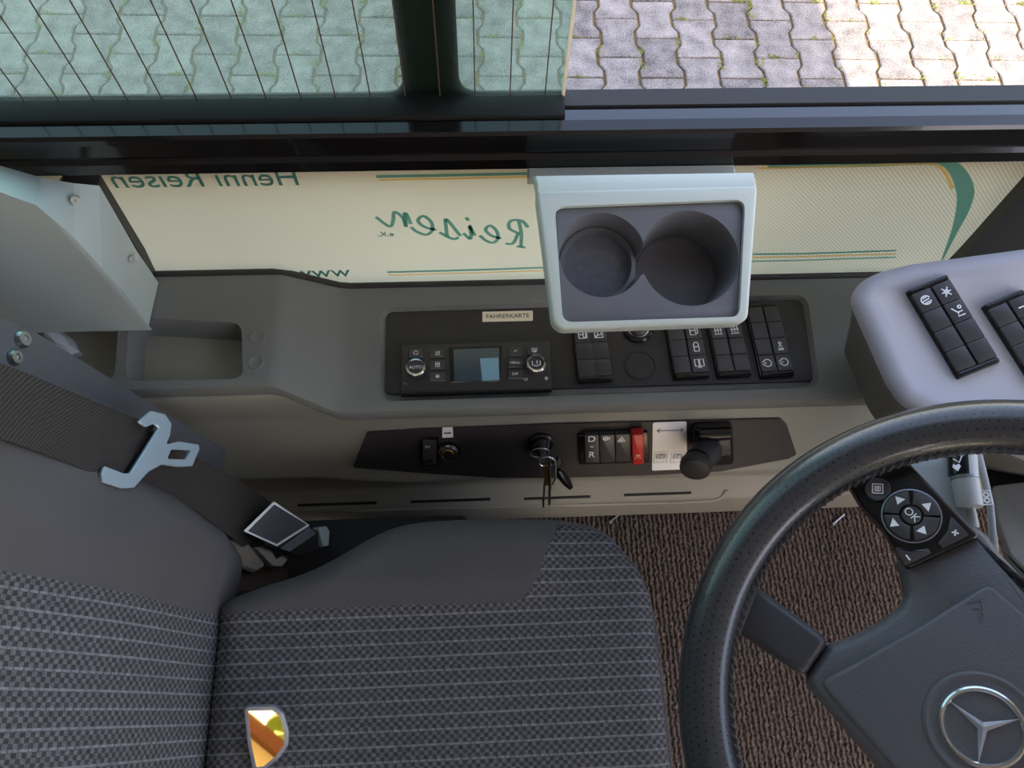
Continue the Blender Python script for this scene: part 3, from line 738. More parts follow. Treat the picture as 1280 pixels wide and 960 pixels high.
part('step_ring', M_insert, cup, lambda b: lathe(b, [(rL*.905, -.0425), (rL*.925, -.0300), (rL*.83, -.0300), (rL*.79, -.040), (rL*.70, -.0402), (rL*.70, -.0425)], 44, Matrix.Translation((cL.x, cL.y, 0))))

# ------------------------------------------------------------------ lower side panel
pa, pbm = V((0, .356, .465)), V((0, P(700, 597, z=.37).y, .37))
FL = Fr((0, (pa.y+pbm.y)/2, (pa.z+pbm.z)/2), (1, 0, 0), V((1, 0, 0)).cross(pa-pbm))
yl2 = P(700, 604, z=.355).y
LPR = [(.53, .49), (.375, .492), (.360, .478), (pa.y, pa.z), (pbm.y, pbm.z), (pbm.y+.002, .360), (yl2+.012, .345), (.338, .24), (P(700, 622, z=.2).y, .2), (P(700, 629, z=.19).y, .19), (P(700, 632, z=.175).y, .172), (P(700, 647, z=.01).y, .01), (.42, 0), (.53, 0)]
def lower(bm):
    R = []
    for x, k in ((-.95, 1), (xr0, 1), (xr1, .4), (xr1+.07, 0), (1.35, 0)):
        R.append([(x, y + (.012*k if .3 < z < .48 and y < .37 else 0), z + (.035*k if z > .47 else 0)) for y, z in LPR])
    rings(bm, R)
bm = bmesh.new(); lower(bm)
lp = finish('lower_side_panel', bm, M_lower, None, 25)
tag(lp, 'grey green plastic panel below the console, running down to the floor mat', 'panel')
bevelmod(lp, .006, 3, 20)
# slots in the low ledge
for u0, u1, v0, v1 in ((372, 470, 630, 627), (510, 613, 626, 623), (655, 738, 622, 620), (780, 865, 617, 614)):
    pass
dp = thing('lower_control_panel', 'long black control plate with slanted ends below the console', 'panel', FL)
ol = FL.pts([(441, 583), (459, 540), (520, 535), (700, 528), (975, 521.5), (983, 530), (995, 567), (985, 572), (900, 588), (800, 593), (700, 596), (620, 596), (540, 591)])
part('plate', M_panel, dp, prism, rpoly(ol, [.004, .006, .02, .05, .006, .006, .004, .004, .03, .05, .05, .05, .03], 4), .0008, .0030, bev=.0008, bsegs=1)
HL = .0030
def lf(u, v, h=HL): return Fr(FL.w(*FL.at(u, v, h), h), (1, 0, 0), FL.n)
# usb module
f = lf(537, 563); t = thing('usb_socket', 'slim black charging socket plate with one usb port, left of the round lock', 'socket', f)
part('housing', M_keydeep, t, prism, rpoly(f.pts([(526, 547), (548, 546), (548, 580), (526, 581)]), .002, 3), 0, .003, bev=.0008)
part('insert', M_key, t, prism, rpoly(f.pts([(528.5, 548.5), (545.5, 548), (545.5, 578), (528.5, 579)]), .0015, 3), .002, .0042, bev=.0006)
part('usb_port', M_brass, t, prism, f.pts([(530.5, 571), (542.5, 570.5), (542.5, 575.5), (530.5, 576)]), .004, .0048, smooth=0)
text('lettering', '5V', .0062, M_white, t, *f.at(534.5, 556), .0044)
# lock cylinder
f = lf(560, 564); t = thing('key_lock', 'round chrome ringed lock cylinder on the lower black plate', 'lock', f)
part('lock_ring', M_chrome, t, lathe, [(.0142, 0), (.0142, .003), (.0125, .007), (.0098, .0078), (.0092, .004)], 40)
part('barrel', M_brass, t, lathe, [(.0085, .001), (.0085, .0065), (.0075, .0072)], 32)
part('keyhole', M_ink, t, prism, rpoly(rect(-.005, -.0011, .005, .0011), .0008, 2), .0072, .0075)
part('collar', M_keydeep, t, lathe, [(.0170, -.001), (.0170, .0012), (.0145, .0022)], 40)
f = lf(559.5, 540); t = thing('small_sticker', 'tiny white square sticker above the round lock', 'sticker', f)
part('paper', M_sticker, t, prism, rpoly(f.pts([(553, 534), (566, 533.5), (566.5, 546.5), (553, 547)]), .001, 2), 0, .0005, smooth=0)
part('print', M_ink, t, prism, f.pts([(555, 540.5), (564, 540), (564, 541.5), (555, 542)]), .0005, .0007, smooth=0)
# rocker row D N R ... red
f = lf(766, 559); t = thing('rocker_switch_row', 'black row of gear and warning rocker switches marked D N R', 'switch', f)
part('housing', M_keydeep, t, prism, rpoly(f.pts([(722, 541), (809, 537.5), (811, 575), (724, 578)]), .002, 3), 0, .005, bev=.001)
def rk(u0, u1, m, name='rocker', hh=.011, v0=541.5, v1=576):
    return part(name, m, t, prism, rpoly(f.pts([(u0, v0-(u0-730)*.03), (u1, v0-(u1-730)*.03), (u1+1, v1-(u1-730)*.03), (u0+1, v1-(u0-730)*.03)], .006), .0016, 3), .003, hh, bev=.0012)
r1 = rk(730, 748, M_key); r2 = rk(749, 767.5, M_key); r3 = rk(768.5, 787, M_key)
FT = lambda u, v: f.at(u, v, .011)
p = FT(739.5, 549); text('lettering', 'D', .0145, M_white, r1, p.x, p.y, .0112)
p = FT(739.5, 568.5); text('lettering', 'R', .0145, M_white, r1, p.x, p.y, .0112)
p = FT(739.5, 558.5); text('lettering', 'N', .0056, M_cream, r1, p.x, p.y, .0112)
p = FT(758, 548); symbol(r2, 'wheel', p.x, p.y, .0111, .0085); p = FT(777, 549); symbol(r3, 'tri', p.x, p.y, .0111, .010)
r4 = part('red_rocker', M_red, t, prism, rpoly(f.pts([(789, 541), (805, 540), (804.5, 578), (790.5, 578.5)], .012), .0028, 3), .003, .0165, bev=.0022, label='raised red rocker switch')
p = f.at(797.5, 571, .0165); symbol(r4, 'arrows', p.x, p.y-.002, .0166, .0045, m=M_cream); symbol(r4, 'hazard2', p.x, p.y+.0025, .0166, .005, rot=1.57, m=M_cream)
# sticker with arrows and P marks
f = lf(837, 556); t = thing('brake_sticker', 'white rounded sticker with a double arrow and two parking brake marks', 'sticker', f)
part('paper', M_sticker, t, prism, rpoly(f.pts([(816, 528), (858, 526.5), (859, 586), (815, 588)]), .003, 4), 0, .0006, smooth=0)
p = f.at(837.5, 537.5); symbol(t, 'arrows', p.x, p.y, .0007, .0175, m=M_ink, wd=.0011)
for u in (826, 847):
    p = f.at(u, 569.5); symbol(t, 'brake', p.x, p.y, .0007, .0125, m=M_ink, wd=.0010)
    part('mark_frame', M_ink, t, lambda b: [ribbon(b, s_, .0005, .0007) for s_ in [[(p.x-.009, p.y-.012), (p.x+.009, p.y-.012), (p.x+.009, p.y+.008), (p.x-.009, p.y+.008), (p.x-.009, p.y-.012)], [(p.x-.005, p.y-.0095), (p.x-.003, p.y-.0095)], [(p.x+.003, p.y-.0095), (p.x+.005, p.y-.0095)]]], smooth=0)
# parking brake lever
f = lf(891, 556); t = thing('parking_brake_lever', 'black parking brake lever with round knob beside the white sticker', 'lever', f)
part('base', M_keydeep, t, prism, rpoly(f.pts([(866, 532), (915, 530), (917, 578), (867, 581)], .006), .007, 5), 0, .012, bev=.004, bsegs=3)
p0, p1 = f.at(871, 543, .012), f.at(913, 541, .012)
part('hood', M_keydeep, t, lambda b: tube(b, [(p0.x, p0.y, .010), (p0.x+.002, p0.y, .010), (p1.x-.002, p1.y, .010), (p1.x, p1.y, .010)], [.009, .011, .011, .009], 24))
part('window_plate', M_key, t, prism, rpoly(f.pts([(891, 552), (913, 550), (913, 569), (892, 571)], .014), .001, 2), .011, .0142, bev=.0006)
k0 = f.at(885, 562, .016); k1 = f.at(870, 578, .050); dk = V((k1.x-k0.x, k1.y-k0.y, .034))
part('shaft', M_rubber, t, lambda b: lathe(b, [(.0175, -.004), (.0195, .001), (.0200, dk.length*.45), (.0185, dk.length*.55), (.0175, dk.length*.9)], 32, axm((k0.x, k0.y, .016), dk)))
part('knob', M_rubber, t, lambda b: lathe(b, [(.0165, -.004), (.0196, .001), (.0200, .010), (.0185, .0135), (.016, .0148), (.004, .0150)], 36, axm((k1.x, k1.y, .050), (dk.normalized()+V((-.1, -.5, 1.4))))))

# ignition lock and bunch of keys
f = lf(676, 553); t = thing('ignition_lock', 'black round ignition lock holding the bunch of keys', 'lock', f)
part('collar', M_keydeep, t, lathe, [(.0175, 0), (.0175, .004), (.0150, .006), (.0125, .006)], 36)
part('barrel', M_key, t, lathe, [(.011, 0), (.011, .010), (.008, .011)], 30)
fk = Fr(f.w(0, 0, .011), (1, 0, 0), FL.n); t = thing('key_bunch', 'bunch of keys on steel rings hanging from the ignition lock', 'keys', fk)
K = lambda u, v, h: V((*fk.at(u, v, h), h))
part('inserted_key', M_key, t, lambda b: prism(b, rpoly([V((-.004, -.012)), V((.004, -.012)), V((.004, .012)), V((-.004, .012))], .003, 4), 0, .022, bev=.002), label='black head of the key in the lock')
def ring3(b, cu, cv, h, r, tilt, th=.0009):
    c = K(cu, cv, h); M = Matrix.Translation(c) @ Matrix.Rotation(tilt, 4, 'X')
    tube(b, [M @ V((r*math.cos(a*math.pi/18), r*math.sin(a*math.pi/18), 0)) for a in range(36)], th, 8, True)
part('key_ring', M_steel, t, ring3, 675, 566, .024, .0125, .35)
part('key_ring', M_chrome, t, ring3, 683, 577, .026, .0100, .2, .0013)
def blade(b, a, c, wd, th=.0018):
    d = c-a; M = axm(a, d); L = d.length
    box(b, -wd/2, -th/2, 0, wd/2, th/2, L)
    bmesh.ops.transform(b, matrix=M, verts=b.verts)
part('key_blade', M_brass, t, blade, K(682, 580, .024), K(684, 606, .022), .0060)
part('key_blade', M_steel, t, blade, K(681, 600, .020), K(679, 634, .012), .0026)
def toothed(b):
    a, c = K(687, 600, .018), K(687, 631, .010); d = c-a; M = axm(a, d); L = d.length
    for k in range(5): box(b, -.002, -.0009, L*k/5, .002 if k % 2 else .0010, .0009, L*(k+1)/5)
    bmesh.ops.transform(b, matrix=M, verts=b.verts)
part('key_blade', M_steel, t, toothed)
part('carabiner', M_steel, t, lambda b: tube(b, catmull([K(690, 573, .026), K(694, 577, .026), K(694, 598, .024), K(690, 605, .024), K(687.5, 600, .024), K(687.5, 578, .026)], 6, True), .0015, 8, True))
part('key_fob', M_keydeep, t, lambda b: tube(b, [K(697, 588, .018), K(700, 592, .018), K(709, 603, .016), K(713, 609, .015)], [.004, .0062, .0062, .004], 12))
part('key_head', M_key, t, lambda b: prism(b, rpoly([K(686, 567, 0).xy, K(697, 555, 0).xy, K(699, 563, 0).xy, K(689, 574, 0).xy], .0012, 3), .020, .026, bev=.0012), label='dark plastic head of a second key')
part('key_tag', M_key, t, lambda b: prism(b, rpoly([K(680, 547, 0).xy, K(684, 538, 0).xy, K(686, 539, 0).xy, K(684, 548, 0).xy], .0010, 3), .014, .020, bev=.001))

# ledge slots as dark recessed strips on the ledge
FS = Fr((0, LPR[8][0], LPR[8][1]), (1, 0, 0), V((1, 0, 0)).cross(V((0, LPR[7][0]-LPR[8][0], LPR[7][1]-LPR[8][1]))))
for u0, v0, u1, v1 in ((372, 631, 471, 628.5), (513, 626.5, 613, 624), (655, 622.5, 738, 621), (780, 618, 864, 616)):
    a, b_ = FS.at(u0, v0), FS.at(u1, v1); m_ = (a+b_)/2
    bm = bmesh.new(); prism(bm, rpoly(rect(a.x, m_.y-.0028, b_.x, m_.y+.0028), .002, 3), -.002, .0012)
    o = finish('vent_slot', bm, M_ink, lp, 0); o.matrix_world = FS.m()

gp = [FS.at(u, v) for u, v in ((430, 638), (560, 634.5), (700, 631), (840, 627.5), (885, 625.5), (900, 621), (908, 612))]
bm = bmesh.new(); tube(bm, catmull([(p.x, p.y, 0) for p in gp], 6), .0034, 8); o = finish('ledge_moulding', bm, M_lower, lp); o.matrix_world = FS.m()

# ------------------------------------------------------------------ pillar cover at the rear of the window
YC = .452
Q = lambda u, v, y: P(u, v, y=y)
rid = [(-260, 205), (-80, 222), (0, 240), (45, 256), (90, 294), (128, 335), (152, 362)]
out_ = [(-260, 160), (-80, 185), (0, 207), (52, 222), (92, 229), (124, 232), (170, 312)]
t = thing('pillar_cover', 'pale grey moulded cover over the window pillar behind the seat', 'cover', loc=(0, 0, 0))
bm = bmesh.new()
vr = [bm.verts.new(Q(u, v, YC)) for u, v in rid]; vo = [bm.verts.new(Q(u, v, YW-.016)) for u, v in out_]
for k in range(len(vr)-1): bm.faces.new((vr[k], vr[k+1], vo[k+1], vo[k]))
zb_ = ZRA+.002
bl = [bm.verts.new((Q(u, v, YC).x, YC-.004, zb_)) for u, v in rid[:-1]] + [bm.verts.new((Q(150, 368, YC).x, YC, zb_))]
for k in range(len(vr)-1): bm.faces.new((vr[k], bl[k], bl[k+1], vr[k+1]))
brk = bm.verts.new((vo[-1].co.x-.003, YW-.016, zb_))
bm.faces.new((vr[-1], bl[-1], brk, vo[-1]))
pc_ = finish('cover_shell', bm, M_pillar, t, 60); bevelmod(pc_, .008, 4, 12)
for u, v in ((94, 250), (166, 324)):
    n_ = V((.25, -.6, .75)).normalized(); d = ray(u, v); p = Q(u, v, .489 if u < 100 else .494)
    bm = bmesh.new(); lathe(bm, [(.0042, -.010), (.0042, .0025), (.0034, .0040), (.0018, .0040), (.0014, .0028)], 20, axm(p, n_)); finish('screw', bm, M_screw, t)

# ------------------------------------------------------------------ driver seat
YS = -.02; XB_, XFt = -.292, .192; ZS = .520
seat = thing('driver_seat', 'driver seat in dark grey checked weave with plain side bolsters', 'seat', loc=(0, YS, 0))
def interp(tab, x):
    if x <= tab[0][0]: return tab[0][1]
    for (a, b), (c, d) in zip(tab, tab[1:]):
        if x <= c:
            t_ = (x-a)/(c-a); t_ = t_*t_*(3-2*t_); return b+(d-b)*t_
    return tab[-1][1]
EDGE = [(-.292, .150), (-.275, .164), (-.235, .172), (-.19, .186), (-.155, .206), (-.12, .228), (-.09, .236), (-.02, .238), (.06, .236), (.11, .232), (.150, .218), (.172, .196), (.185, .165), (.192, .115)]
def lerp_(tab, x):
    if x <= tab[0][0]: return tab[0][1]
    for (a, b), (c, d) in zip(tab, tab[1:]):
        if x <= c: return b+(d-b)*(x-a)/(c-a)
    return tab[-1][1]
def edge_(x):
    w_ = min(.030, max(.002, XFt-x), max(.002, x-XB_)); return sum(lerp_(EDGE, x+w_*k/4) for k in range(-4, 5))/9
INN = [(-.292, .140), (-.10, .140), (.03, .139), (.045, .143), (.055, .158), (.078, .205), (.094, .2335), (.1, .2336)]
def H(x, y):
    e = edge_(x); d = min(max(e-abs(y), 0), max(XFt-x, 0), max(x-XB_, 0)+.006); r = .030
    z = ZS - (r-math.sqrt(max(0, r*r-(r-min(d, r))**2)))
    s = abs(y)
    if s > .128 and x < .1: z += .010*min(1, (s-.128)/.04)*min(1, max(0, (.10-x)/.05))
    z += -.006*math.exp(-((x+.12)**2+y*y)/.02)
    return z
def cushion(bm, f0, f1, nx=70, ny=26, xa=XB_, xb=XFt, uvl=True):
    uv = bm.loops.layers.uv.new('uv'); V_ = []
    for i in range(nx+1):
        f_ = i/nx; x = xa+(xb-xa)*(1-(1-f_)**1.6 if xb == XFt else f_); a, b = f0(x), f1(x)
        V_.append([bm.verts.new((x, a+(b-a)*j/ny, H(x, a+(b-a)*j/ny))) for j in range(ny+1)])
    for i in range(nx):
        for j in range(ny):
            fc = bm.faces.new((V_[i][j], V_[i+1][j], V_[i+1][j+1], V_[i][j+1]))
            for lp_ in fc.loops: lp_[uv].uv = (lp_.vert.co.x, lp_.vert.co.y)
inn = lambda x: min(interp(INN, x), edge_(x)-.0004)
edg = lambda x: edge_(x)
part('seat_cushion', M_weave, seat, cushion, lambda x: -inn(x), lambda x: inn(x), ny=90, smooth=80)
for s in (1, -1):
    part('side_bolster', M_plain, seat, cushion, lambda x: s*inn(x), lambda x: s*edg(x), xb=.0945, nx=60, ny=16, smooth=80, label='plain dark bolster beside the checked cushion')
ol = [(x, edge_(x)) for x in [XB_+(XFt-XB_)*k/60 for k in range(61)]]
full = [V(p) for p in ol]+[V((x, -y)) for x, y in reversed(ol)]
bm = bmesh.new(); full = full[::-1] if area(full) < 0 else full
rings(bm, [[(p.x, p.y, z) for p in offs(full, d)] for d, z in ((.0, ZS-.031), (.0006, ZS-.05), (.004, ZS-.09), (.03, ZS-.11))], False, True); finish('cushion_side', bm, M_plain, seat, 50)
tube_path = [(p.x, p.y, ZS-.029) for p in offs(full, -.0008)]
part('piping', M_slate, seat, tube, tube_path, .0022, 6, True)
part('seat_base', M_black, seat, lambda b: (box(b, -.26, -.17, .10, .14, .17, ZS-.10, .01), box(b, -.30, -.20, 0, .18, .20, .10, .02)))
part('seat_skirt', mat('dull black plastic', (38, 36, 36), .8), seat, lambda b: box(b, -.40, .10, .28, -.02, .285, .345, .01))
# backrest
TB = R2(15); FB = Fr((-.302, YS, .520), (0, 1, 0), (math.cos(TB), 0, math.sin(TB)))     # x = left, y = up the back
bk = bpy.data.objects.new('tmp', None)
BW = lambda s: interp([(-.06, .212), (-.03, .232), (0, .244), (.1, .255), (.3, .265), (.55, .23), (.68, .18), (.72, .12)], s)
BN = lambda s: interp([(-.06, .100), (-.03, .136), (.0, .139), (.2, .141), (.6, .14), (.72, .11)], s)
def HB_(y, s):
    e = BW(s); d = min(max(e-abs(y), 0), max(.72-s, 0), max(s+.06, 0)+.004); r = .035
    return -(r-math.sqrt(max(0, r*r-(r-min(d, r))**2))) + (.010*min(1, max(0, abs(y)-.138)/.05)) + .012*math.exp(-((s-.15)/.12)**2)
def backp(bm, f0, f1, ns=80, ny=40):
    uv = bm.loops.layers.uv.new('uv'); V_ = []
    for i in range(ns+1):
        s = -.06+.78*i/ns; a, b = f0(s), f1(s)
        V_.append([bm.verts.new(FB.w(a+(b-a)*j/ny, s, HB_(a+(b-a)*j/ny, s)) - V((0, YS, 0))) for j in range(ny+1)])
        for j, v_ in enumerate(V_[-1]): pass
    loc = {}
    for i in range(ns+1):
        s = -.06+.78*i/ns
        for j in range(ny+1): loc[V_[i][j]] = (s, f0(s)+(f1(s)-f0(s))*j/ny)
    for i in range(ns):
        for j in range(ny):
            fc = bm.faces.new((V_[i][j], V_[i+1][j], V_[i+1][j+1], V_[i][j+1]))
            for lp_ in fc.loops: lp_[uv].uv = loc[lp_.vert]
part('backrest', M_weave, seat, backp, lambda s: -BN(s), lambda s: BN(s), smooth=80)
for s_ in (1, -1):
    part('back_bolster', M_plain, seat, backp, lambda s: s_*BN(s), lambda s: s_*BW(s), ny=16, smooth=80, label='plain dark bolster beside the checked backrest')
ob = [V((BW(-.06+.78*k/40), -.06+.78*k/40)) for k in range(41)]; ob = ob+[V((-p.x, p.y)) for p in reversed(ob)]
ob = ob if area(ob) > 0 else ob[::-1]
bm = bmesh.new(); rings(bm, [[FB.w(p.x, p.y, h)-V((0, YS, 0)) for p in offs(ob, d)] for d, h in ((0, -.026), (.001, -.06), (.02, -.10))], False, True); finish('back_shell', bm, M_black, seat, 50)
# ---- belt column beside the backrest
FBc = Fr(FB.w(0, 0, -.022), (0, 1, 0), FB.n)
slab = FBc.pts([(-190, 330), (0, 394), (45, 413), (285, 562), (276, 605), (250, 640), (-190, 560)])
o = part('belt_column', M_slate, seat, prism, rpoly(slab, .006, 4), -.05, 0, bev=.004, label='slate plastic belt column beside the backrest')
o.matrix_local = Matrix.Translation((0, -YS, 0)) @ FBc.m()
for u, v, r in ((27, 424, .0062), (17, 447, .0056)):
    p = FBc.at(u, v); sc = part('column_screw', M_steel, o, lambda b: lathe(b, [(r*1.3, -.001), (r*1.3, .0015), (r, .0045), (r*.5, .0045), (r*.4, .003)], 20, Matrix.Translation((p.x, p.y, 0))))

# ------------------------------------------------------------------ seat belt
FBe = Fr(FB.w(0, 0, .016), (0, 1, 0), FB.n)
belt = thing('seat_belt', 'dark woven seat belt with steel tongue lying over the backrest edge', 'seat belt', FBe)
def strap(bm, up, lo, n=24, th=.0012, hf=lambda t: 0):
    uv = bm.loops.layers.uv.new('uv')
    U = catmull([(*p, 0) for p in FBe.pts(up)], n//(len(up)-1)); Lo = catmull([(*p, 0) for p in FBe.pts(lo)], n//(len(lo)-1)); N = min(len(U), len(Lo))
    R = []; ac = 0; acs = []
    for k in range(N):
        h = hf(k/(N-1)); a, b = U[k], Lo[k]
        if k: ac += ((a+b)/2-(U[k-1]+Lo[k-1])/2).length
        acs.append(ac)
        R.append([(a.x, a.y, h), (b.x, b.y, h), (b.x, b.y, h+th), (a.x, a.y, h+th)])
    vv = rings(bm, R); ix = {v: (acs[i], .0 if j in (0, 3) else .048) for i, r in enumerate(vv) for j, v in enumerate(r)}
    for fc in bm.faces:
        for l in fc.loops: l[uv].uv = ix[l.vert]
part('shoulder_strap', M_belt, belt, strap, [(-200, 398), (0, 455), (100, 495), (192, 532)], [(-230, 478), (0, 549), (70, 574), (148, 606)], smooth=30)
part('lower_strap', M_belt, belt, strap, [(190, 534), (236, 562), (310, 600), (398, 660)], [(140, 590), (205, 614), (260, 640), (318, 682)], hf=lambda t: -.004-.012*t, smooth=30)
FTg = Fr(FBe.w(*FBe.at(185, 570), .012), (0, 1, 0), (FB.n*.98 + V((0, -.04, .12))))
def T_(L, h=0): return FTg.pts(L, h)
bm = bmesh.new(); prism(bm, rpoly(T_([(170, 528), (186, 514), (204, 518), (212, 530), (210, 545), (205, 556), (221, 552), (246, 556), (247, 562), (238, 583), (222, 584), (200, 581), (183, 590), (165, 610), (150, 611), (126, 603), (124, 592), (128, 583), (152, 592), (160, 592), (196, 535), (190, 530), (180, 534)]), .0015, 2), 0, .0030, bev=.0007, bsegs=1)
tg = finish('belt_tongue', bm, M_tongue, belt); tg['label'] = 'bluish steel tongue plate with square eye'
c1 = bmesh.new(); prism(c1, rpoly(T_([(211, 562), (236, 563), (229, 575), (206, 574)]), .001, 2), -.01, .02)
tgl = FBe.m().inverted() @ FTg.m(); tg.parent = None; boolean(tg, [c1]); tg.parent = belt; tg.matrix_parent_inverse = Matrix.Identity(4); tg.matrix_local = tgl
o = part('tongue_grip', M_keydeep, belt, prism, rpoly(T_([(196, 538), (206, 556), (182, 590), (166, 606), (150, 603)], -.002), .002, 3), -.007, -.0005, bev=.001)
o.matrix_local = tgl
# anchor end: tag, loop, buckle, bracket
FTa = Fr(FBe.w(*FBe.at(345, 660), .016), (0, 1, 0), FB.n*.92 + V((0, -.08, .35)))
mA = FBe.m().inverted() @ FTa.m(); TA = FTa.pts
def pa_(name, m, poly, h0, h1, r=.001, bev=.0003, label=None):
    o = part(name, m, belt, prism, rpoly(TA(poly), r, 3), h0, h1, bev=bev, bsegs=1); o.matrix_local = mA
    if label: o['label'] = label
    return o
pa_('webbing_loop', M_belt, [(336, 634), (398, 664), (398, 688), (372, 697), (330, 680)], -.010, .001, .003, .002)
pa_('label_edge', M_sticker, [(341, 627), (303, 664), (345, 683), (386, 657)], .0012, .0024, label='white stitched edge of the black belt tag')
pa_('belt_label', M_slate, [(341, 631), (308, 664), (344, 680), (382, 656)], .0022, .0032)
pa_('printed_strip', M_insert_d, [(384, 659), (394, 667), (360, 690), (349, 686)], .0012, .0030)
pa_('anchor_cap', M_pillar, [(396, 659), (406, 658), (410, 664), (409, 682), (402, 684), (398, 668)], -.008, .004, .003, .0015, label='white plastic anchor cap')
pa_('anchor_bracket', M_steel, [(337, 682), (345, 684), (353, 698), (364, 690), (367, 699), (360, 708), (348, 708), (340, 700), (325, 683)], -.016, -.010, .002, .001)
pa_('anchor_cloth', mat('beige plastic sleeve', (128, 118, 104), .7), [(296, 672), (322, 678), (345, 706), (330, 715), (292, 700)], -.022, -.014, .006, .003)
pa_('anchor_arm', mat('brown recess plastic', (70, 56, 48), .7), [(284, 700), (345, 700), (385, 708), (380, 735), (280, 745)], -.045, -.032, .006, .003)

# tissue in the rear tray
t = thing('paper_tissue', 'crumpled white tissue lying in the rear storage tray', 'tissue', loc=(0, 0, 0))
def tissue(b):
    pts_ = [(47, 411), (56, 416), (72, 418), (85, 428), (96, 447), (86, 450), (66, 440), (50, 424)]
    z0_ = ZRA-.030; q = [P(u+5, v-5, z=z0_) for u, v in pts_]; c = sum(q, V())/len(q); rr = random.Random(2)
    r0 = [V((p.x, p.y, p.z-.018)) for p in q]; r1 = [p+V((0, 0, rr.uniform(-.004, .006))) for p in q]; r2 = [c+(p-c)*.55+V((0, 0, .006+rr.uniform(-.003, .005))) for p in q]
    rings(b, [r0, r1, r2])
part('sheet', M_paper, t, tissue, smooth=20)

# ------------------------------------------------------------------ small mirror lying on the seat
pm = P(334, 920, z=ZS+.022)
FM = Fr(pm, (1, 0, 0), (.05, -.56, .83))
t = thing('small_mirror', 'small gold tinted mirror with silver rim lying on the seat cushion', 'mirror', FM)
mo = FM.pts([(304, 884), (342, 883), (354, 892), (361, 915), (360, 932), (349, 948), (332, 962), (316, 964), (309, 930)])
mo = rpoly(mo, .006, 4); mo = mo if area(mo) > 0 else mo[::-1]
part('rim', M_silverframe, t, prism, mo, -.004, -.0003, bev=.001)
part('mirror_glass', M_mirror, t, prism, offs(mo, .0042), -.001, .0002, smooth=0)
part('foot', M_black, t, prism, offs(mo, .010), -.014, -.005, taper=-.002)

# ------------------------------------------------------------------ instrument pod at the front
FD = Fr(P(1190, 410, z=.715), (1, 0, 0), (-.22, -.13, .96))
pod = thing('instrument_pod', 'light grey rounded instrument pod left of the steering wheel', 'dashboard', FD)
po = FD.pts([(1066, 372), (1076, 352), (1096, 339), (1140, 328), (1280, 309), (1500, 285), (1560, 640), (1330, 590), (1215, 540), (1150, 512), (1128, 500), (1112, 475)])
po = rpoly(po, [.045, .045, .06, .08, .1, .05, .05, .06, .06, .05, .045, .06], 8)
bm = bmesh.new(); p_ = po if area(po) > 0 else po[::-1]
pcn = sum(p_, V((0, 0)))/len(p_)
rings(bm, [[((a-pcn)*k+pcn).to_tuple()+(z,) for a in p_] for k, z in ((.97, -.03), )] + [[(a.x, a.y, z) for a in offs(p_, d)] for d, z in ((.004, -.018), (-.0015, -.012), (0, -.006), (.004, -.002), (.010, 0), (.018, .0005), (.022, -.002))])
finish('pod_body', bm, M_lilac, pod, 50)
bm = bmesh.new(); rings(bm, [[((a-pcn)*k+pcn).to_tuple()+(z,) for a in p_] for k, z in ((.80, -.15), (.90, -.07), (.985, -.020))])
finish('pod_shaded_side', bm, M_console, pod, 50)  # side of the pod in darker grey, its shading put into the colour

module(Fr(FD.w(0, 0, -.003), FD.x, FD.n), [(1130, 367), (1183, 345), (1247, 455), (1196, 475)], 'black switch module on the light pod with fan and seat symbols, left one', {(0, 0): 'fan', (0, 1): 'gear', (1, 1): 'seat'}, group='switch modules on the instrument pod')
module(Fr(FD.w(0, 0, -.003), FD.x, FD.n), [(1226, 385), (1279, 362), (1343, 472), (1292, 492)], 'black switch module on the light pod cut off by the right picture edge', {(0, 1): 'minus'}, group='switch modules on the instrument pod')
# instrument panel seen behind the wheel
fi = Fr(P(1262, 650, z=.60), (1, .2, 0), (-.5, 0, .86))
ipp = part('panel_face', M_lilac, pod, prism, rpoly(fi.pts([(1240, 606), (1330, 596), (1500, 640), (1500, 900), (1330, 760), (1262, 692), (1246, 650)]), .006, 4), -.05, 0, bev=.005); ipp.matrix_local = FD.m().inverted() @ fi.m()
ipp = part('panel_black_piece', M_black, pod, prism, fi.pts([(1225, 560), (1400, 540), (1400, 600), (1236, 607)], -.02), -.06, -.02); ipp.matrix_local = FD.m().inverted() @ fi.m()  # plain black piece above the panel face
ipp = part('panel_step', M_console, pod, prism, fi.pts([(1256, 692), (1330, 770), (1500, 900), (1460, 940), (1262, 720)], -.01), -.06, -.012); ipp.matrix_local = FD.m().inverted() @ fi.m()

# ------------------------------------------------------------------ steering wheel
TW = R2(25); CW = V((.368, -.018, .83)); FWh = Fr(CW, (math.cos(TW), 0, math.sin(TW)), (-math.sin(TW), 0, math.cos(TW)))
sw = thing('steering_wheel', 'large black leather steering wheel with three pointed star emblem', 'steering wheel', FWh)
RM, rm = .2140, .0215
def rim(bm):
    uv = bm.loops.layers.uv.new('uv'); N, n = 120, 20
    vv = []
    for i in range(N):
        a = 2*math.pi*i/N; row = []
        for k in range(n):
            b = 2*math.pi*k/n; rr = rm*(1+.06*math.cos(b))
            row.append(bm.verts.new(((RM+rr*math.cos(b))*math.cos(a), (RM+rr*math.cos(b))*math.sin(a), rr*.95*math.sin(b))))
        vv.append(row)
    for i in range(N):
        for k in range(n):
            f_ = bm.faces.new((vv[i][k], vv[(i+1) % N][k], vv[(i+1) % N][(k+1) % n], vv[i][(k+1) % n]))
            cs = [(i, k), (i+1, k), (i+1, k+1), (i, k+1)]
            for l, (a_, b_) in zip(f_.loops, cs): l[uv].uv = (a_/N*2*math.pi*RM, b_/n*2*math.pi*rm)
part('rim', M_perf, sw, rim, smooth=80)
bm = bmesh.new()
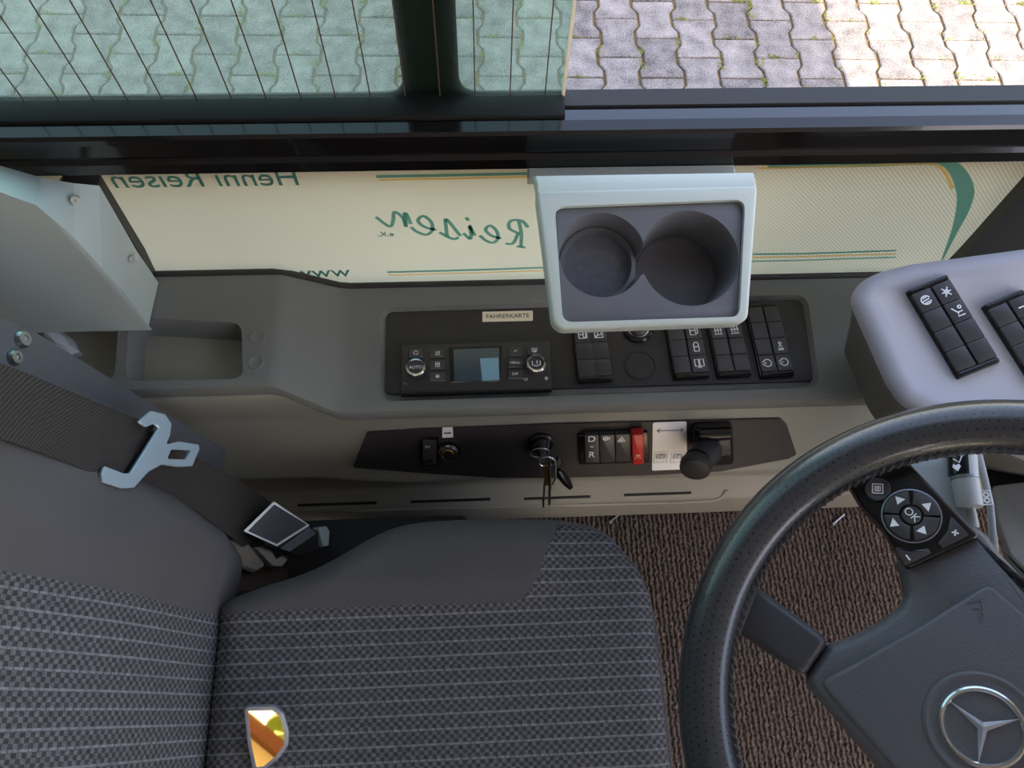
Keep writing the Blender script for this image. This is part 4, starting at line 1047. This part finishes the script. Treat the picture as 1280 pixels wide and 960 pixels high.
for i in range(170):                                       # zig-zag seam round the inner edge
    a = 2*math.pi*i/170; a2 = a+.024
    for r_, z_, r2_, z2_ in ((RM-.0195, .0095, RM-.0220, .0050),):
        A0 = V((r_*math.cos(a), r_*math.sin(a), z_)); A1 = V((r2_*math.cos(a2), r2_*math.sin(a2), z2_)); tube(bm, [A0, A1], .0008, 4)
tag(finish('seam_stitching', bm, M_thread, sw), kind='stuff')
W_ = lambda L, h: FWh.pts(L, h)
ax_ = V((.83, .55)).normalized()
def mir(p): p = V((p[0], p[1])); return ax_*(2*p.dot(ax_))-p
def both(name, m, poly, h0, h1, r, bev, **k):
    o = part(name, m, sw, prism, rpoly(poly, r, 4), h0, h1, bev=bev, bsegs=3, **k)
    part(name, m, sw, prism, rpoly([mir(p) for p in poly], r, 4), h0, h1, bev=bev, bsegs=3, **k)
    return o
hubp = W_([(1001, 850), (1034, 804), (1066, 793), (1098, 776), (1122, 758), (1130, 742), (1124, 716), (1118, 700), (1216, 652), (1236, 668), (1250, 688), (1290, 732)], -.022)
hc = V((0, 0))
hub_poly = hubp + [mir(p) for p in reversed(hubp)]
bm = bmesh.new(); hp = rpoly(hub_poly, .012, 4); hp = hp if area(hp) > 0 else hp[::-1]
rings(bm, [[(a.x, a.y, z) for a in offs(hp, d)] for d, z in ((.008, -.070), (.002, -.045), (0, -.030), (.0015, -.024), (.005, -.0195), (.009, -.0180))])
finish('airbag_cover', bm, M_hub, sw, 40)
fp_ = W_([(1022, 852), (1062, 832), (1150, 782), (1236, 728), (1290, 775)], -.016); fpp = rpoly(fp_+[mir(p) for p in reversed(fp_)], .008, 4)
part('cover_face', M_hub, sw, prism, fpp, -.020, -.0150, bev=.0035, bsegs=3)
both('spoke', M_leather, W_([(893, 772), (912, 708), (1036, 799), (1004, 846)], -.012), -.034, -.011, .008, .006)
part('trim_tip', M_insert, sw, prism, W_([(921, 787), (926, 790), (947, 738), (943, 735)], -.010), -.02, -.0102)
kp = W_([(1058, 600), (1076, 582), (1103, 568), (1122, 566), (1137, 578), (1226, 670), (1134, 712), (1104, 660), (1077, 632)], -.010)
pad = both('key_pad', M_keydeep, kp, -.034, -.010, .004, .003)
HK = -.010
kc = FWh.at(1139, 645, HK); rk_ = (FWh.at(1177, 645, HK)-FWh.at(1101, 645, HK)).length/2*.97
part('pad_ring', M_silverframe, pad, lambda b: lathe(b, [(rk_*1.04, HK-.002), (rk_*1.04, HK+.0012), (rk_*.985, HK+.0014), (rk_*.98, HK-.002)], 48, Matrix.Translation((kc.x, kc.y, 0))))
def sector(bm, a0, a1, r0, r1):
    o_ = [V((kc.x+r1*math.cos(R2(a0+(a1-a0)*k/12)), kc.y+r1*math.sin(R2(a0+(a1-a0)*k/12)))) for k in range(13)]
    i_ = [V((kc.x+r0*math.cos(R2(a1-(a1-a0)*k/12)), kc.y+r0*math.sin(R2(a1-(a1-a0)*k/12)))) for k in range(13)]
    prism(bm, o_+i_, HK-.001, HK+.0042, bev=.0012, bsegs=2)
for k, (a, (u, v), an) in enumerate(((80, (1124.5, 625), 0), (-12, (1159, 633), -90), (-100, (1152.5, 663), 180), (168, (1117.5, 654), 90))):
    b_ = part('arrow_key', M_key, pad, sector, a+3, a+ (85 if k != 1 else 86) if False else a+(89-3), rk_*.40, rk_*.95)
    p = FWh.at(u, v, HK+.0042); s_ = .0042; tr = [V((p.x+s_*math.cos(R2(an+q)), p.y+s_*math.sin(R2(an+q)))) for q in (0, 125, 235)]
    part('arrow_mark', M_white, b_ if False else pad, prism, tr, HK+.0040, HK+.0045, smooth=0)
part('ok_key', M_key, pad, lambda b: lathe(b, [(rk_*.34, HK), (rk_*.34, HK+.0044), (rk_*.30, HK+.0052)], 32, Matrix.Translation((kc.x, kc.y, 0))))
text('lettering', 'OK', .0085, M_white, pad, kc.x, kc.y, HK+.0054, rot=R2(-57))
p = FWh.at(1097, 612, HK)
part('page_key', M_lilac if False else M_key, pad, lambda b: lathe(b, [(.0098, HK-.001), (.0098, HK+.002), (.0088, HK+.0032), (.006, HK+.0024)], 36, Matrix.Translation((p.x, p.y, 0))))
symbol(pad, 'page', p.x, p.y, HK+.0033, .0095, rot=R2(-12))
part('minus_key', M_key, pad, prism, rpoly(W_([(1118, 684), (1138, 689), (1160, 686), (1164, 692), (1131, 708)], HK), .0012, 3), HK-.001, HK+.0028, bev=.0010)
part('plus_key', M_key, pad, prism, rpoly(W_([(1188, 645), (1211, 669), (1178, 686), (1172, 680), (1184, 664)], HK), .0012, 3), HK-.001, HK+.0028, bev=.0010)
p = W_([(1135, 697)], HK+.0028)[0]; symbol(pad, 'minus', p.x, p.y, HK+.0028, .006, rot=R2(-65), wd=.0012)
p = W_([(1194, 666)], HK+.0028)[0]; symbol(pad, 'plus', p.x, p.y, HK+.0028, .006, rot=R2(-20), wd=.0013)
# emblem
HE = -.0155
ec = FWh.at(1228, 909, HE); re = (FWh.at(1281, 909, HE)-FWh.at(1175, 909, HE)).length/2
ME = Matrix.Translation((ec.x, ec.y, 0))
em = part('emblem_recess', M_hub, sw, lambda b: lathe(b, [(re*1.42, HE-.002), (re*1.42, HE+.0012), (re*1.34, HE+.002), (re*1.12, HE-.0002), (re*1.0, HE-.0003)], 56, ME))
part('emblem_disc', M_keydeep, em, lambda b: lathe(b, [(re*.98, HE-.001), (re*.98, HE+.0004)], 48, ME))
part('emblem_ring', M_chrome, em, lambda b: tube(b, [(ec.x+re*.97*math.cos(k*math.pi/32), ec.y+re*.97*math.sin(k*math.pi/32), HE+.0010) for k in range(64)], .0022, 10, True), label='chrome ring')
def star(bm):
    tips = [FWh.at(u, v, HE+.001) for u, v in ((1188, 877), (1274, 899), (1223, 956))]
    top = bm.verts.new((ec.x, ec.y, HE+.0055)); vs_ = []
    for k in range(3):
        d = (tips[k]-ec).normalized(); tv = ec+d*re*.96
        nx_ = (tips[(k+1) % 3]-ec).normalized(); m_ = (d+nx_).normalized()
        vs_.append(bm.verts.new((tv.x, tv.y, HE+.0012))); q = ec+m_*re*.13; vs_.append(bm.verts.new((q.x, q.y, HE+.0008)))
    for k in range(6): bm.faces.new((top, vs_[k], vs_[(k+1) % 6]))
    bm.faces.new(vs_)
part('emblem_star', M_satin, em, star, smooth=0, label='three pointed chrome star')
pq = FWh.at(1222, 763, -.015)
part('embossed_mark', M_hub, sw, lambda b: [tube(b, [(pq.x+x, pq.y+y, -.0150) for x, y in s_], .0008, 6) for s_ in ([(-.006, .006), (.004, .007), (.003, -.004), (-.001, -.010)], [(-.004, .002), (.002, .001), (0, -.005)])])
# column and shroud below the wheel
col = thing('steering_column', 'pale grey steering column shroud behind the wheel', 'steering column', Fr(CW-FWh.n*.19, FWh.x, FWh.n))
part('shroud', M_shroud, col, prism, rpoly([V((.0, -.10)), V((.14, -.10)), V((.14, .08)), V((.03, .08))], .03, 6), 0, .105, bev=.02, bsegs=4)
part('column_tube', M_black, col, lambda b: lathe(b, [(.05, -.55), (.05, 0)], 24))
part('wheel_neck', M_black, col, lambda b: lathe(b, [(.04, .10), (.035, .13)], 24))
fs = Fr(CW-FWh.n*.075, FWh.x, FWh.n)
cc_ = part('column_cover', M_shroud, col, prism, rpoly([fs.at(u, v) for u, v in ((1085, 585), (1110, 552), (1188, 545), (1190, 585), (1200, 612), (1228, 668), (1180, 690))], .006, 4), -.05, -.012, bev=.005); cc_.matrix_local = col.matrix_world.inverted() @ fs.m()
stk = thing('wiper_stalk', 'grey and black indicator and wiper stalk behind the steering wheel', 'lever', fs)
S_ = lambda u, v, h=0: V((*fs.at(u, v, h), h))
part('stalk_end', M_shroud, stk, tube, [S_(1203, 552), S_(1206, 596)], [.0108, .0108], 24)
part('stalk_ring', M_silverframe, stk, tube, [S_(1206, 596), S_(1206.5, 599)], [.0113, .0113], 24)
part('stalk_barrel', M_shroud, stk, tube, [S_(1206.5, 599), S_(1212, 634), S_(1213, 636), S_(1218, 660)], [.0106, .0104, .004, .004], 24)
part('stalk_print', M_keydeep, stk, lambda b: tube(b, [S_(1199, 552, .0012), S_(1202, 595, .0012)], [.0106, .0106], 20))
p = S_(1196, 584, .0118); part('heart_mark', M_white, stk, prism, [V((p.x+a*.0036, p.y+b*.0036)) for a, b in ((0, -1), (.9, .1), (.6, .8), (0, .5), (-.6, .8), (-.9, .1))], .0116, .0120, smooth=0)
p = S_(1198, 574, .0118); symbol(stk, 'wiper', p.x, p.y, .0119, .010, wd=.001)
pad_l = thing('retarder_lever', 'curved pale grey lever with white symbol beside the wiper stalk', 'lever', fs)
lv = [(1213, 552), (1219, 565), (1229, 598), (1236, 630), (1238, 664), (1244, 740)]; lo = [(1224, 550), (1228, 565), (1236, 598), (1243, 630), (1246, 664), (1256, 740)]
part('lever_blade', M_shroud, pad_l, prism, [fs.at(u, v, -.004) for u, v in lv]+[fs.at(u, v, -.004) for u, v in reversed(lo)], -.018, -.004, bev=.002)
p = S_(1233, 622, -.004); symbol(pad_l, 'hazard2', p.x, p.y, -.0038, .012, rot=R2(-6), m=M_white)

# ------------------------------------------------------------------ small loose screws on the floor edge
for u, v, l in ((1048, 651, 'thin pale screw lying on the mat seen through the steering wheel'), (770, 648, 'tiny dark screw at the foot of the lower panel')):
    p = P(u, v, z=.003); t = thing('loose_screw', l, 'screw', loc=p)
    part('shank', M_steel, t, tube, [(-.012, -.006, 0), (.014, .012, 0)], .0018, 8); part('head', M_steel, t, tube, [(-.014, -.0075, 0), (-.011, -.0054, 0)], .0042, 10)

# ------------------------------------------------------------------ across the road: what the mirror shows
hs = thing('gable_house', 'cream gabled house standing across the yard, seen in the small mirror', 'house', loc=(-4.5, -17, ZG))
def hwall(b):
    sec_ = [(-4, 0), (4, 0), (4, 4.5), (0, 8), (-4, 4.5)]; rings(b, [[(x, y, z) for x, z in sec_] for y in (-4, 4)])
part('wall', M_house, hs, hwall, smooth=0)
for s in (1, -1):
    part('roof_slope', M_roof, hs, lambda b: rings(b, [[(0, y, 8.02), (s*4.6, y, 3.99), (s*4.6, y, 4.25), (0, y, 8.3)] for y in (-4.4, 4.4)]), smooth=0)
for x, z in ((-2, 1), (1, 1), (0, 5)): part('window', M_keydeep, hs, lambda b: box(b, x, 3.98, z, x+1, 4.03, z+1.3))
rt = random.Random(5)
for x, y, r, l in ((-14, -16, 3.2, 'leafy tree to the rear side of the cream house'), (5.5, -15, 3.4, 'leafy tree to the front side of the cream house'), (-2, -30, 5, 'tall tree standing behind the cream house')):
    tr_ = thing('leafy_tree', l, 'tree', loc=(x, y, ZG), group='trees round the house')
    part('trunk', M_bark, tr_, tube, [(0, 0, 0), (0, 0, r*1.2)], [.3, .2], 10)
    bm = bmesh.new(); bmesh.ops.create_icosphere(bm, subdivisions=4, radius=r, matrix=Matrix.Translation((0, 0, r*1.9)))
    for v_ in bm.verts: v_.co += (v_.co-V((0, 0, r*1.9)))*rt.uniform(-.16, .16)
    finish('foliage', bm, M_leaf, tr_, 0)
